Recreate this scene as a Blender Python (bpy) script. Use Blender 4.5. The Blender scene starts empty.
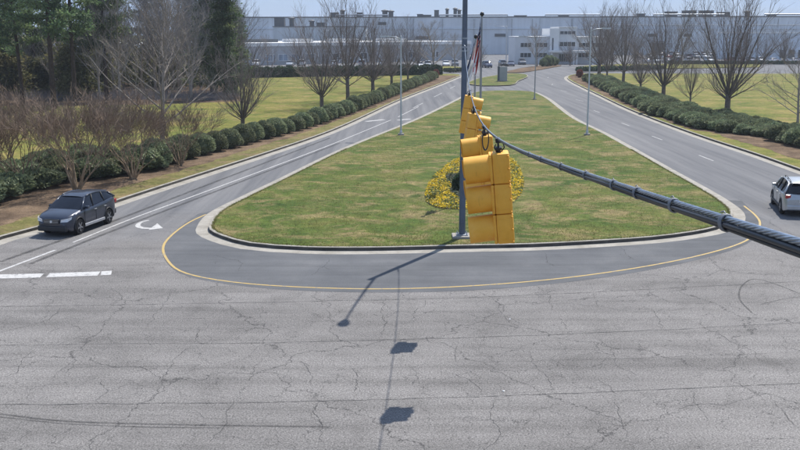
import bpy, bmesh, math, random
import numpy as np
from mathutils import Vector, Matrix
from mathutils.geometry import tessellate_polygon

sc = bpy.context.scene
col = sc.collection
R = math.radians

# ------------------------------------------------------------------ camera
F = 950.0                       # focal length in photo pixels (800 wide)
CAMH = 8.6
PITCH = math.atan((225 - 32) / F)
cam_d = bpy.data.cameras.new('camera')
cam = bpy.data.objects.new('camera', cam_d)
col.objects.link(cam)
cam.location = (0, 0, CAMH)
cam.rotation_euler = (math.pi / 2 - PITCH, 0, 0)
cam_d.sensor_width = 36
cam_d.lens = F / 800 * 36
cam_d.clip_start = 0.05
cam_d.clip_end = 6000
sc.camera = cam
# ------------------------------------------------------------------ world and sun
SHX, SHY = 0.33, 0.58            # ground offset towards the sun for each metre of height
sun_az = math.atan2(SHX, SHY)    # from +Y towards +X
sun_el = math.atan(1 / math.hypot(SHX, SHY))
world = bpy.data.worlds.new('World')
sc.world = world
world.use_nodes = True
wn = world.node_tree
for n in list(wn.nodes):
    wn.nodes.remove(n)
w_out = wn.nodes.new('ShaderNodeOutputWorld')
w_bg = wn.nodes.new('ShaderNodeBackground')
w_sky = wn.nodes.new('ShaderNodeTexSky')
w_sky.sky_type = 'NISHITA'
w_sky.sun_disc = False
w_sky.sun_elevation = sun_el
w_sky.sun_rotation = sun_az
w_sky.altitude = 200
w_sky.air_density = 1.0
w_sky.dust_density = 0.2
w_sky.ozone_density = 4.0
w_bg.inputs['Strength'].default_value = 0.05
# thin cirrus streaks over the whole sky
w_tc = wn.nodes.new('ShaderNodeTexCoord')
w_map = wn.nodes.new('ShaderNodeMapping')
w_map.inputs['Scale'].default_value = (2.2, 2.2, 16.0)
w_noise = wn.nodes.new('ShaderNodeTexNoise')
w_noise.inputs['Scale'].default_value = 2.6
w_noise.inputs['Detail'].default_value = 6
w_ramp = wn.nodes.new('ShaderNodeValToRGB')
w_ramp.color_ramp.elements[0].position = 0.40
w_ramp.color_ramp.elements[0].color = (0.68, 0.68, 0.68, 1)
w_ramp.color_ramp.elements[1].position = 0.78
w_ramp.color_ramp.elements[1].color = (0.95, 0.95, 0.95, 1)
w_mix = wn.nodes.new('ShaderNodeMixRGB')
w_mix.inputs['Color2'].default_value = (7.4, 10.0, 15.2, 1)
wn.links.new(w_tc.outputs['Generated'], w_map.inputs['Vector'])
wn.links.new(w_map.outputs['Vector'], w_noise.inputs['Vector'])
wn.links.new(w_noise.outputs['Fac'], w_ramp.inputs['Fac'])
wn.links.new(w_ramp.outputs['Color'], w_mix.inputs['Fac'])
wn.links.new(w_sky.outputs['Color'], w_mix.inputs['Color1'])
wn.links.new(w_mix.outputs['Color'], w_bg.inputs['Color'])
wn.links.new(w_bg.outputs['Background'], w_out.inputs['Surface'])

sun_d = bpy.data.lights.new('sun', 'SUN')
sun_d.energy = 4.9
sun_d.angle = R(0.5)
sun_d.color = (1.0, 0.945, 0.86)
sun = bpy.data.objects.new('sun', sun_d)
col.objects.link(sun)
sdir = Vector((SHX, SHY, 1)).normalized()
sun.rotation_euler = sdir.to_track_quat('Z', 'Y').to_euler()
sun.location = (20, 40, 60)
sc.view_settings.view_transform = 'Standard'
sc.view_settings.look = 'None'
sc.view_settings.gamma = 1
sc.view_settings.use_curve_mapping = False
sc.view_settings.exposure = 0.36

# ------------------------------------------------------------------ helpers
_c, _s = math.cos(PITCH), math.sin(PITCH)
def ray(px, py):
    a = (px - 400) / F; b = (225 - py) / F
    return Vector((a, _c + b * _s, -_s + b * _c))
def G(px, py, z=0.0):            # pixel -> point on the level z
    d = ray(px, py); t = (z - CAMH) / d.z
    return Vector((d.x * t, d.y * t, z))
def P(px, py, Y):                # pixel -> point at the distance Y
    d = ray(px, py); t = Y / d.y
    return Vector((d.x * t, Y, CAMH + d.z * t))

def tag(o, label=None, cat=None, group=None, kind=None):
    if label: o['label'] = label
    if cat: o['category'] = cat
    if group: o['group'] = group
    if kind: o['kind'] = kind
    return o
def empty(name, loc=(0, 0, 0), rz=0.0, **k):
    o = bpy.data.objects.new(name, None)
    o.empty_display_size = 0.2
    col.objects.link(o)
    o.location = loc; o.rotation_euler = (0, 0, rz)
    return tag(o, **k)
def link_mesh(name, me, parent=None, loc=(0, 0, 0), rot=(0, 0, 0)):
    o = bpy.data.objects.new(name, me)
    col.objects.link(o)
    o.location = loc; o.rotation_euler = rot
    if parent: o.parent = parent
    return o
def copy_tree(o, parent=None):
    c = o.copy(); col.objects.link(c); c.parent = parent
    for ch in o.children:
        copy_tree(ch, c)
    return c

class MB:
    def __init__(s):
        s.v = []; s.f = []; s.m = []
    def add(s, vs, fs, m=0):
        b = len(s.v)
        s.v.extend([tuple(p) for p in vs])
        for q in fs:
            s.f.append(tuple(i + b for i in q)); s.m.append(m)
    def box(s, c, d, m=0, rz=0.0, mat=None):
        x, y, z = d[0] / 2, d[1] / 2, d[2] / 2
        vs = [Vector((a * x, b * y, e * z)) for e in (-1, 1) for b in (-1, 1) for a in (-1, 1)]
        if mat is not None: vs = [mat @ p for p in vs]
        elif rz:
            mr = Matrix.Rotation(rz, 3, 'Z'); vs = [mr @ p for p in vs]
        vs = [p + Vector(c) for p in vs]
        s.add(vs, [(0, 2, 3, 1), (4, 5, 7, 6), (0, 1, 5, 4), (2, 6, 7, 3), (0, 4, 6, 2), (1, 3, 7, 5)], m)
    def bbox(s, lo, hi, b=0.01, m=0):       # box with chamfered edges
        lo = Vector(lo); hi = Vector(hi)
        bm = bmesh.new()
        bmesh.ops.create_cube(bm, size=1)
        c = (lo + hi) / 2; d = hi - lo
        for v in bm.verts:
            v.co = Vector((v.co.x * d.x, v.co.y * d.y, v.co.z * d.z)) + c
        bmesh.ops.bevel(bm, geom=list(bm.edges), offset=b, segments=2, affect='EDGES', profile=0.5)
        bm.verts.index_update()
        s.add([v.co.copy() for v in bm.verts], [[v.index for v in fc.verts] for fc in bm.faces], m)
        bm.free()
    def tube(s, pts, rad, n=8, m=0, cap=True):
        pts = [Vector(p) for p in pts]
        if not hasattr(rad, '__len__'): rad = [rad] * len(pts)
        t0 = (pts[1] - pts[0]).normalized()
        a = t0.orthogonal().normalized()
        vs = []
        for i, p in enumerate(pts):
            t = (pts[min(i + 1, len(pts) - 1)] - pts[max(i - 1, 0)])
            if t.length < 1e-9: t = t0
            t.normalize()
            a = a - t * a.dot(t)
            if a.length < 1e-6: a = t.orthogonal()
            a.normalize()
            b = t.cross(a)
            for k in range(n):
                w = 2 * math.pi * k / n
                vs.append(p + (a * math.cos(w) + b * math.sin(w)) * rad[i])
        fs = []
        for i in range(len(pts) - 1):
            for k in range(n):
                k2 = (k + 1) % n
                fs.append((i * n + k, i * n + k2, (i + 1) * n + k2, (i + 1) * n + k))
        if cap:
            fs.append(tuple(range(n - 1, -1, -1)))
            e = (len(pts) - 1) * n
            fs.append(tuple(range(e, e + n)))
        s.add(vs, fs, m)
    def lathe(s, prof, n=16, m=0, c=(0, 0, 0), mat=None, cap=True):   # prof: (radius, z)
        vs = []
        for r, z in prof:
            for k in range(n):
                w = 2 * math.pi * k / n
                vs.append(Vector((r * math.cos(w), r * math.sin(w), z)))
        if mat is not None: vs = [mat @ p for p in vs]
        vs = [p + Vector(c) for p in vs]
        fs = []
        for i in range(len(prof) - 1):
            for k in range(n):
                k2 = (k + 1) % n
                fs.append((i * n + k, i * n + k2, (i + 1) * n + k2, (i + 1) * n + k))
        if cap:
            fs.append(tuple(range(n - 1, -1, -1)))
            e = (len(prof) - 1) * n
            fs.append(tuple(range(e, e + n)))
        s.add(vs, fs, m)
    def mesh(s, name, mats, smooth=False):
        me = bpy.data.meshes.new(name)
        me.from_pydata(s.v, [], s.f)
        if not isinstance(mats, (list, tuple)): mats = [mats]
        for m in mats: me.materials.append(m)
        if len(mats) > 1: me.polygons.foreach_set('material_index', s.m)
        if smooth: me.polygons.foreach_set('use_smooth', [True] * len(me.polygons))
        me.update()
        return me
    def build(s, name, mats, parent=None, loc=(0, 0, 0), rot=(0, 0, 0), smooth=False):
        return link_mesh(name, s.mesh(name, mats, smooth), parent, loc, rot)

def smooth_by_angle(o, ang=35):
    me = o.data
    me.polygons.foreach_set('use_smooth', [True] * len(me.polygons))
    bm = bmesh.new(); bm.from_mesh(me)
    for e in bm.edges:
        if len(e.link_faces) == 2:
            e.smooth = e.calc_face_angle(0) < R(ang)
    bm.to_mesh(me); bm.free()

def catmull(pts, step=0.6, closed=False):
    pts = [Vector(p) for p in pts]
    n = len(pts); out = []
    for i in range(n if closed else n - 1):
        if closed:
            p0, p1, p2, p3 = pts[i - 1], pts[i], pts[(i + 1) % n], pts[(i + 2) % n]
        else:
            p1, p2 = pts[i], pts[i + 1]
            p0 = pts[i - 1] if i else p1 * 2 - p2
            p3 = pts[i + 2] if i + 2 < n else p2 * 2 - p1
        # centripetal parametrisation keeps the curve from looping
        k = max(2, int((p2 - p1).length / step))
        t0 = 0; t1 = t0 + max((p1 - p0).length, 1e-4) ** .5; t2 = t1 + max((p2 - p1).length, 1e-4) ** .5; t3 = t2 + max((p3 - p2).length, 1e-4) ** .5
        for j in range(k):
            t = t1 + (t2 - t1) * j / k
            a1 = p0 * ((t1 - t) / (t1 - t0)) + p1 * ((t - t0) / (t1 - t0))
            a2 = p1 * ((t2 - t) / (t2 - t1)) + p2 * ((t - t1) / (t2 - t1))
            a3 = p2 * ((t3 - t) / (t3 - t2)) + p3 * ((t - t2) / (t3 - t2))
            b1 = a1 * ((t2 - t) / (t2 - t0)) + a2 * ((t - t0) / (t2 - t0))
            b2 = a2 * ((t3 - t) / (t3 - t1)) + a3 * ((t - t1) / (t3 - t1))
            out.append(b1 * ((t2 - t) / (t2 - t1)) + b2 * ((t - t1) / (t2 - t1)))
    if not closed: out.append(pts[-1])
    return out

def normals2d(path, closed=False):
    n = len(path); out = []
    for i in range(n):
        a = path[i - 1] if (i or closed) else path[i]
        b = path[(i + 1) % n] if (i < n - 1 or closed) else path[i]
        t = Vector((b.x - a.x, b.y - a.y, 0)); t.normalize()
        out.append(Vector((t.y, -t.x, 0)))       # right-hand side of travel
    return out

def sweep(path, prof, closed=False):             # prof: (offset to the right, z)
    mb = MB(); nr = normals2d(path, closed); k = len(prof)
    vs = []
    for p, q in zip(path, nr):
        for o, z in prof:
            vs.append((p.x + q.x * o, p.y + q.y * o, z))
    fs = []
    n = len(path)
    for i in range(n if closed else n - 1):
        j = (i + 1) % n
        for a in range(k - 1):
            fs.append((i * k + a, i * k + a + 1, j * k + a + 1, j * k + a))
    mb.add(vs, fs)
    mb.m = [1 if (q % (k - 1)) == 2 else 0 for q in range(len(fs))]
    return mb

def up_fix(me):
    bm = bmesh.new(); bm.from_mesh(me)
    for f in bm.faces:
        if f.normal.z < -1e-6: f.normal_flip()
    bm.to_mesh(me); bm.free()

def sheet(name, poly, z, mat, parent=None, skirt=0.0):
    pts = [Vector((p[0], p[1], z)) for p in poly]
    mb = MB()
    tris = tessellate_polygon([pts])
    mb.add(pts, [tuple(t) for t in tris])
    if skirt:
        n = len(pts)
        low = [Vector((p.x, p.y, z - skirt)) for p in pts]
        mb.add(pts + low, [(i, (i + 1) % n, n + (i + 1) % n, n + i) for i in range(n)])
    o = mb.build(name, mat, parent)
    up_fix(o.data)
    return o

def ribbon(mb, path, w, z, m=0):
    nr = normals2d(path)
    vs = []
    for i, (p, q) in enumerate(zip(path, nr)):
        ww = w[i] if hasattr(w, '__len__') else w
        vs.append((p.x - q.x * ww / 2, p.y - q.y * ww / 2, z))
        vs.append((p.x + q.x * ww / 2, p.y + q.y * ww / 2, z))
    mb.add(vs, [(2 * i, 2 * i + 1, 2 * i + 3, 2 * i + 2) for i in range(len(path) - 1)], m)

# ------------------------------------------------------------------ materials
M = {}
class NT:
    def __init__(s, name):
        s.mat = bpy.data.materials.new(name); s.mat.use_nodes = True
        s.t = s.mat.node_tree
        s.b = s.t.nodes['Principled BSDF']
        s.out = s.t.nodes['Material Output']
        s.tc = s.t.nodes.new('ShaderNodeTexCoord')
        M[name] = s.mat
    def n(s, kind, **k):
        nd = s.t.nodes.new(kind)
        for a, v in k.items():
            if a in nd.inputs: nd.inputs[a].default_value = v
            else: setattr(nd, a, v)
        return nd
    def l(s, a, b): s.t.links.new(a, b)
    def map(s, scale=(1, 1, 1), rot=(0, 0, 0), src='Object'):
        m = s.n('ShaderNodeMapping'); m.inputs['Scale'].default_value = scale; m.inputs['Rotation'].default_value = rot
        s.l(s.tc.outputs[src], m.inputs['Vector']); return m.outputs['Vector']
    def noise(s, scale, detail=4, rough=0.6, vec=None, dist=0.0):
        nd = s.n('ShaderNodeTexNoise', Scale=scale, Detail=detail, Roughness=rough, Distortion=dist)
        s.l(vec if vec is not None else s.tc.outputs['Object'], nd.inputs['Vector'])
        return nd.outputs['Fac']
    def ramp(s, fac, stops):
        nd = s.n('ShaderNodeValToRGB'); cr = nd.color_ramp
        while len(cr.elements) < len(stops): cr.elements.new(0.5)
        for e, (p, c) in zip(cr.elements, stops):
            e.position = p
            e.color = (c, c, c, 1) if not hasattr(c, '__len__') else (*c, 1)
        s.l(fac, nd.inputs['Fac']); return nd.outputs['Color']
    def mix(s, fac, a, b, mode='MIX'):
        nd = s.n('ShaderNodeMixRGB', blend_type=mode)
        for v, i in ((fac, 'Fac'), (a, 'Color1'), (b, 'Color2')):
            if hasattr(v, 'links'): s.l(v, nd.inputs[i])
            elif hasattr(v, '__len__'): nd.inputs[i].default_value = (*v, 1)
            else: nd.inputs[i].default_value = v if i == 'Fac' else (v, v, v, 1)
        return nd.outputs['Color']
    def color(s, c): s.l(c, s.b.inputs['Base Color'])
    def bump(s, h, strength=0.3, dist=0.02):
        nd = s.n('ShaderNodeBump', Strength=strength, Distance=dist)
        s.l(h, nd.inputs['Height']); s.l(nd.outputs['Normal'], s.b.inputs['Normal'])
    def rough(s, v): s.b.inputs['Roughness'].default_value = v
    def spec(s, v): s.b.inputs['Specular IOR Level'].default_value = v
    def metal(s, v): s.b.inputs['Metallic'].default_value = v

def plain(name, c, rough=0.6, metal=0.0, var=0.12, scale=6.0, spec=0.4, coat=0.0, bump=0.0):
    t = NT(name)
    f = t.noise(scale, 5, 0.65)
    lo = tuple(x * (1 - var) for x in c); hi = tuple(min(1, x * (1 + var)) for x in c)
    t.color(t.ramp(f, [(0.3, lo), (0.7, hi)]))
    t.rough(rough); t.metal(metal); t.spec(spec)
    t.b.inputs['Coat Weight'].default_value = coat
    if bump: t.bump(t.noise(scale * 4, 4), bump, 0.01)
    return t.mat

def foliage(name, a, b, c, scale=3.0, trans=0.3):
    t = NT(name)
    oi = t.n('ShaderNodeObjectInfo')
    geo = t.n('ShaderNodeNewGeometry')
    f = t.noise(scale, 3, 0.6)
    r = t.ramp(f, [(0.3, a), (0.52, b), (0.75, c)])
    hv = t.n('ShaderNodeHueSaturation')
    mr = t.n('ShaderNodeMapRange'); mr.inputs['To Min'].default_value = 0.95 if name.startswith('flag_') else 0.72; mr.inputs['To Max'].default_value = 1.05 if name.startswith('flag_') else 1.28
    t.l(oi.outputs['Random'], mr.inputs['Value']); t.l(mr.outputs['Result'], hv.inputs['Value'])
    pr = t.n('ShaderNodeMapRange'); pr.inputs['To Min'].default_value = 0.485; pr.inputs['To Max'].default_value = 0.515
    t.l(oi.outputs['Random'], pr.inputs['Value']); t.l(pr.outputs['Result'], hv.inputs['Hue'])
    isl = t.n('ShaderNodeMapRange'); isl.inputs['To Min'].default_value = 0.9 if name.startswith('flag_') else 0.6; isl.inputs['To Max'].default_value = 1.1 if name.startswith('flag_') else 1.4
    t.l(geo.outputs['Random Per Island'], isl.inputs['Value'])
    mm = t.mix(1.0, r, isl.outputs['Result'], 'MULTIPLY')
    t.l(mm, hv.inputs['Color'])
    t.color(hv.outputs['Color']); t.rough(0.6); t.spec(0.25)
    tr = t.n('ShaderNodeBsdfTranslucent'); t.l(hv.outputs['Color'], tr.inputs['Color'])
    ms = t.n('ShaderNodeMixShader'); ms.inputs['Fac'].default_value = trans
    t.l(t.b.outputs['BSDF'], ms.inputs[1]); t.l(tr.outputs['BSDF'], ms.inputs[2])
    t.l(ms.outputs['Shader'], t.out.inputs['Surface'])
    return t.mat

def make_asphalt():
    t = NT('asphalt')
    ob = t.tc.outputs['Object']
    big = t.noise(0.16, 4, 0.6)
    base = t.ramp(big, [(0.3, (0.148, 0.142, 0.139)), (0.7, (0.196, 0.188, 0.183))])
    # aggregate showing through the worn surface
    sp = t.noise(24, 4, 0.85)
    agg = t.ramp(sp, [(0.37, 0.42), (0.5, 1.0), (0.63, 1.68)])
    c1 = t.mix(1.0, base, agg, 'MULTIPLY')
    sp2 = t.noise(9, 4, 0.7)
    c1 = t.mix(1.0, c1, t.ramp(sp2, [(0.3, 0.86), (0.7, 1.14)]), 'MULTIPLY')
    # wear stretched along the cross street
    st = t.noise(1.0, 4, 0.6, t.map((0.05, 0.9, 1), (0, 0, R(-6))))
    c1 = t.mix(1.0, c1, t.ramp(st, [(0.34, 0.80), (0.5, 1.0), (0.66, 1.12)]), 'MULTIPLY')
    bl = t.noise(0.55, 6, 0.7, None, 0.5)
    c1 = t.mix(1.0, c1, t.ramp(bl, [(0.32, 0.80), (0.5, 1.0), (0.7, 1.06)]), 'MULTIPLY')
    # smoother, darker mix of the two drives, streaked along their direction
    sx = t.n('ShaderNodeSeparateXYZ'); t.l(ob, sx.inputs[0])
    st2 = t.noise(1.0, 5, 0.65, t.map((1.1, 0.035, 1), (0, 0, R(-9))))
    dr = t.ramp(st2, [(0.3, (0.095, 0.098, 0.108)), (0.5, (0.140, 0.142, 0.150)), (0.72, (0.185, 0.185, 0.190))])
    dr = t.mix(1.0, dr, t.ramp(sp, [(0.3, 0.84), (0.7, 1.16)]), 'MULTIPLY')
    wob = t.n('ShaderNodeMath', operation='MULTIPLY_ADD'); t.l(big, wob.inputs[0]); wob.inputs[1].default_value = 14.0; t.l(sx.outputs['Y'], wob.inputs[2])
    fr = t.n('ShaderNodeMapRange'); fr.inputs['From Min'].default_value = 44; fr.inputs['From Max'].default_value = 52
    t.l(wob.outputs[0], fr.inputs['Value'])
    c2 = t.mix(fr.outputs['Result'], c1, dr)
    # hairline cracks
    wv = t.noise(0.7, 5, 0.7)
    wv3 = t.n('ShaderNodeTexNoise', Scale=0.7, Detail=5.0, Roughness=0.62); t.l(ob, wv3.inputs['Vector'])
    va = t.n('ShaderNodeVectorMath', operation='MULTIPLY_ADD')
    t.l(wv3.outputs['Color'], va.inputs[0]); va.inputs[1].default_value = (1.9, 1.9, 0); t.l(ob, va.inputs[2])
    vo = t.n('ShaderNodeTexVoronoi', feature='DISTANCE_TO_EDGE', Scale=0.85)
    vo.voronoi_dimensions = '2D'
    t.l(va.outputs[0], vo.inputs['Vector'])
    vo2 = t.n('ShaderNodeTexVoronoi', feature='DISTANCE_TO_EDGE', Scale=0.17)
    vo2.voronoi_dimensions = '2D'
    t.l(va.outputs[0], vo2.inputs['Vector'])
    ck = t.ramp(vo.outputs['Distance'], [(0.0, 1.0), (0.011, 0.0)])
    ck2 = t.ramp(vo2.outputs['Distance'], [(0.0, 1.0), (0.005, 0.0)])
    msk = t.ramp(t.noise(0.22, 3, 0.6), [(0.34, 0.0), (0.48, 1.0)])
    ck = t.mix(1.0, ck, msk, 'MULTIPLY')
    ck = t.mix(1.0, ck, ck2, 'LIGHTEN')
    fade = t.n('ShaderNodeMapRange'); fade.inputs['From Min'].default_value = 30; fade.inputs['From Max'].default_value = 60
    fade.inputs['To Min'].default_value = 0.80; fade.inputs['To Max'].default_value = 0.18
    t.l(sx.outputs['Y'], fade.inputs['Value'])
    ckf = t.mix(1.0, ck, fade.outputs['Result'], 'MULTIPLY')
    c3 = t.mix(ckf, c2, (0.03, 0.03, 0.032))
    t.color(c3); t.rough(0.9); t.spec(0.15)
    t.bump(sp, 0.35, 0.006)
make_asphalt()

def make_apron():
    t = NT('apron_asphalt')
    big = t.noise(0.35, 5, 0.65)
    base = t.ramp(big, [(0.3, (0.086, 0.090, 0.098)), (0.55, (0.110, 0.114, 0.122)), (0.75, (0.140, 0.142, 0.148))])
    st = t.noise(1.0, 4, 0.6, t.map((0.12, 1.6, 1), (0, 0, R(-4))))
    base = t.mix(1.0, base, t.ramp(st, [(0.3, 0.86), (0.7, 1.14)]), 'MULTIPLY')
    sp = t.noise(34, 3, 0.7)
    base = t.mix(1.0, base, t.ramp(sp, [(0.3, 0.78), (0.7, 1.22)]), 'MULTIPLY')
    t.color(base); t.rough(0.9); t.spec(0.15); t.bump(sp, 0.25, 0.005)
make_apron()

def make_grass(name, stops, tan, seed=0.0, tanlim=(0.5, 0.68)):
    t = NT(name)
    v = t.n('ShaderNodeMapping'); v.inputs['Location'].default_value = (seed, seed * 2, 0)
    t.l(t.tc.outputs['Object'], v.inputs['Vector']); v = v.outputs['Vector']
    a = t.noise(0.22, 6, 0.68, v)
    c = t.ramp(a, stops)
    patch = t.noise(0.42, 8, 0.78, t.map((0.95, 1.1, 1), (0, 0, R(12))), 0.7)
    c = t.mix(t.ramp(patch, [(tanlim[0], 0.0), (tanlim[1], 0.85)]), c, tan)
    mow = t.noise(1.0, 5, 0.7, t.map((0.09, 0.8, 1), (0, 0, R(5))))
    c = t.mix(1.0, c, t.ramp(mow, [(0.36, 0.93), (0.64, 1.06)]), 'MULTIPLY')
    mid = t.noise(2.2, 5, 0.75, v)
    c = t.mix(1.0, c, t.ramp(mid, [(0.36, 0.74), (0.64, 1.26)]), 'MULTIPLY')
    fine = t.noise(7.0, 5, 0.8, v)
    c = t.mix(1.0, c, t.ramp(fine, [(0.28, 0.55), (0.5, 1.0), (0.72, 1.4)]), 'MULTIPLY')
    t.color(c); t.rough(0.85); t.spec(0.1)
    t.bump(fine, 0.7, 0.06)
make_grass('median_grass', [(0.36, (0.042, 0.078, 0.014)), (0.5, (0.074, 0.102, 0.020)), (0.64, (0.122, 0.122, 0.034))], (0.225, 0.170, 0.084), 3.0, (0.485, 0.62))
make_grass('lawn_grass', [(0.36, (0.086, 0.112, 0.020)), (0.5, (0.136, 0.142, 0.030)), (0.64, (0.212, 0.178, 0.054))], (0.285, 0.190, 0.095), 11.0, (0.52, 0.66))
make_grass('verge_grass', [(0.3, (0.085, 0.095, 0.026)), (0.5, (0.140, 0.130, 0.046)), (0.72, (0.200, 0.160, 0.075))], (0.205, 0.145, 0.085), 7.0, (0.48, 0.62))

def make_mulch():
    t = NT('pine_straw')
    a = t.noise(0.5, 6, 0.7)
    c = t.ramp(a, [(0.34, (0.070, 0.050, 0.036)), (0.5, (0.140, 0.100, 0.070)), (0.66, (0.230, 0.165, 0.110))])
    f = t.noise(12, 4, 0.8)
    c = t.mix(1.0, c, t.ramp(f, [(0.3, 0.5), (0.7, 1.4)]), 'MULTIPLY')
    t.color(c); t.rough(0.95); t.spec(0.05); t.bump(f, 0.8, 0.05)
make_mulch()

def make_concrete():
    t = NT('concrete')
    a = t.noise(1.3, 6, 0.7)
    c = t.ramp(a, [(0.3, (0.215, 0.200, 0.172)), (0.5, (0.300, 0.282, 0.250)), (0.72, (0.375, 0.355, 0.320))])
    f = t.noise(30, 3, 0.7)
    c = t.mix(1.0, c, t.ramp(f, [(0.3, 0.85), (0.7, 1.15)]), 'MULTIPLY')
    t.color(c); t.rough(0.9); t.spec(0.2); t.bump(f, 0.2, 0.004)
make_concrete()
plain('kerb_shade', (0.085, 0.080, 0.072), 0.9, 0, 0.4, 1.2, spec=0.1)  # shade on the upright kerb faces, put into their colour

def paint(name, c, wear):
    t = NT(name)
    f = t.noise(5.0, 6, 0.8)
    k = t.ramp(f, [(wear, 0.0), (wear + 0.14, 1.0)])
    t.color(t.mix(k, (0.19, 0.19, 0.195), c)); t.rough(0.7); t.spec(0.3)
paint('white_paint', (0.46, 0.455, 0.45), 0.36)
paint('faded_paint', (0.34, 0.34, 0.34), 0.40)
paint('yellow_paint', (0.43, 0.305, 0.105), 0.35)

def make_stain(name, c, op):
    t = NT(name)
    t.b.inputs['Base Color'].default_value = (*c, 1); t.rough(0.8)
    f = t.noise(3.0, 5, 0.7)
    tr = t.n('ShaderNodeBsdfTransparent'); ms = t.n('ShaderNodeMixShader')
    t.l(t.ramp(f, [(0.35, op * 0.35), (0.65, op)]), ms.inputs['Fac'])
    t.l(tr.outputs['BSDF'], ms.inputs[1]); t.l(t.b.outputs['BSDF'], ms.inputs[2]); t.l(ms.outputs['Shader'], t.out.inputs['Surface'])
make_stain('tyre_mark', (0.025, 0.025, 0.027), 0.55)
make_stain('crack_line', (0.03, 0.03, 0.032), 0.95)

plain('galvanised', (0.30, 0.33, 0.37), 0.45, 0.75, 0.2, 3.0)
plain('pole_paint', (0.105, 0.130, 0.175), 0.5, 0.35, 0.16, 2.2, bump=0.1)
plain('light_pole', (0.52, 0.54, 0.56), 0.45, 0.3, 0.1, 3.0)
plain('grey_pole', (0.30, 0.31, 0.32), 0.45, 0.3, 0.1, 3.0)
plain('dark_metal', (0.035, 0.036, 0.04), 0.45, 0.5, 0.2, 12.0)
plain('black_rubber', (0.022, 0.024, 0.030), 0.5, 0, 0.25, 25.0)
plain('strand_steel', (0.34, 0.39, 0.46), 0.34, 0.85, 0.25, 30.0)
t = NT('signal_yellow')
oi_ = t.n('ShaderNodeObjectInfo')
c_ = t.ramp(t.noise(3.0, 6, 0.7), [(0.3, (0.72, 0.345, 0.035)), (0.55, (0.80, 0.405, 0.052)), (0.75, (0.83, 0.460, 0.095))])
c_ = t.mix(1.0, c_, t.ramp(t.noise(1.0, 6, 0.75, t.map((14, 14, 1.6))), [(0.28, 0.78), (0.42, 1.0), (0.7, 1.03)]), 'MULTIPLY')
c_ = t.mix(t.ramp(t.noise(38, 3, 0.8), [(0.62, 0.0), (0.78, 0.35)]), c_, (0.20, 0.13, 0.06))
t.color(c_); t.rough(0.55); t.spec(0.35); t.bump(t.noise(20, 4), 0.08, 0.005)
plain('tie_steel', (0.20, 0.21, 0.23), 0.55, 0.5, 0.25, 60.0)
plain('signal_black', (0.02, 0.02, 0.02), 0.6)
plain('lens_red', (0.25, 0.01, 0.01), 0.2); plain('lens_amber', (0.35, 0.16, 0.01), 0.2); plain('lens_green', (0.01, 0.18, 0.12), 0.2)
plain('bark_grey', (0.140, 0.118, 0.102), 0.9, 0, 0.35, 8.0, spec=0.1)
plain('bark_pale', (0.280, 0.245, 0.215), 0.9, 0, 0.3, 8.0, spec=0.1)
plain('bark_tan', (0.290, 0.220, 0.150), 0.85, 0, 0.3, 5.0, spec=0.1)
plain('twig_brown', (0.222, 0.166, 0.126), 0.9, 0, 0.3, 3.0, spec=0.1)
plain('twig_grey', (0.225, 0.190, 0.172), 0.9, 0, 0.3, 3.0, spec=0.1)
plain('twig_wood', (0.220, 0.212, 0.225), 0.9, 0, 0.35, 1.0, spec=0.1)
plain('pine_bark', (0.060, 0.044, 0.036), 0.95, 0, 0.4, 5.0, spec=0.05)
foliage('shrub_leaf', (0.115, 0.140, 0.082), (0.185, 0.215, 0.120), (0.285, 0.305, 0.180), 2.5, 0.35)
foliage('pine_needle', (0.050, 0.090, 0.050), (0.100, 0.145, 0.066), (0.185, 0.215, 0.095), 0.6, 0.5)
foliage('hedge_leaf', (0.034, 0.055, 0.032), (0.055, 0.082, 0.044), (0.080, 0.110, 0.056), 0.8, 0.2)
foliage('understory_leaf', (0.09, 0.11, 0.05), (0.17, 0.17, 0.07), (0.25, 0.22, 0.10), 0.5, 0.45)
foliage('bed_leaf', (0.09, 0.13, 0.035), (0.14, 0.19, 0.05), (0.20, 0.24, 0.07), 3.0, 0.35)
foliage('flower_yellow', (0.62, 0.44, 0.012), (0.76, 0.58, 0.02), (0.80, 0.68, 0.07), 3.0, 0.35)
foliage('grass_blade', (0.11, 0.13, 0.035), (0.17, 0.17, 0.055), (0.30, 0.25, 0.13), 0.5, 0.4)
plain('wall_grey', (0.355, 0.365, 0.380), 0.7, 0, 0.08, 0.3)
plain('wall_white', (0.60, 0.61, 0.62), 0.7, 0, 0.06, 0.4)
plain('fascia_white', (0.72, 0.72, 0.71), 0.6, 0, 0.05, 0.5)
plain('roof_dark', (0.10, 0.11, 0.12), 0.7)
plain('vent_dark', (0.085, 0.095, 0.105), 0.6)
plain('sign_grey', (0.34, 0.35, 0.34), 0.6, 0, 0.1, 1.0)
plain('shaft_soil', (0.07, 0.045, 0.03), 0.95)
def make_cladding(name, c):
    t = NT(name)
    wv = t.n('ShaderNodeTexWave', Scale=0.9, Distortion=0.0); wv.wave_type = 'BANDS'; wv.bands_direction = 'X'
    t.l(t.tc.outputs['Object'], wv.inputs['Vector'])
    a = t.noise(0.06, 5, 0.6)
    b = t.ramp(a, [(0.3, tuple(x * 0.86 for x in c)), (0.7, tuple(x * 1.1 for x in c))])
    st = t.noise(1.0, 4, 0.7, t.map((0.6, 0.6, 0.03)))
    b = t.mix(1.0, b, t.ramp(st, [(0.3, 0.88), (0.7, 1.06)]), 'MULTIPLY')
    b = t.mix(1.0, b, t.ramp(wv.outputs['Fac'], [(0.0, 0.9), (0.25, 1.0)]), 'MULTIPLY')
    t.color(b); t.rough(0.6); t.bump(wv.outputs['Fac'], 0.4, 0.05)
make_cladding('cladding_blue', (0.600, 0.640, 0.685))
make_cladding('cladding_grey', (0.500, 0.540, 0.570))
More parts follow.
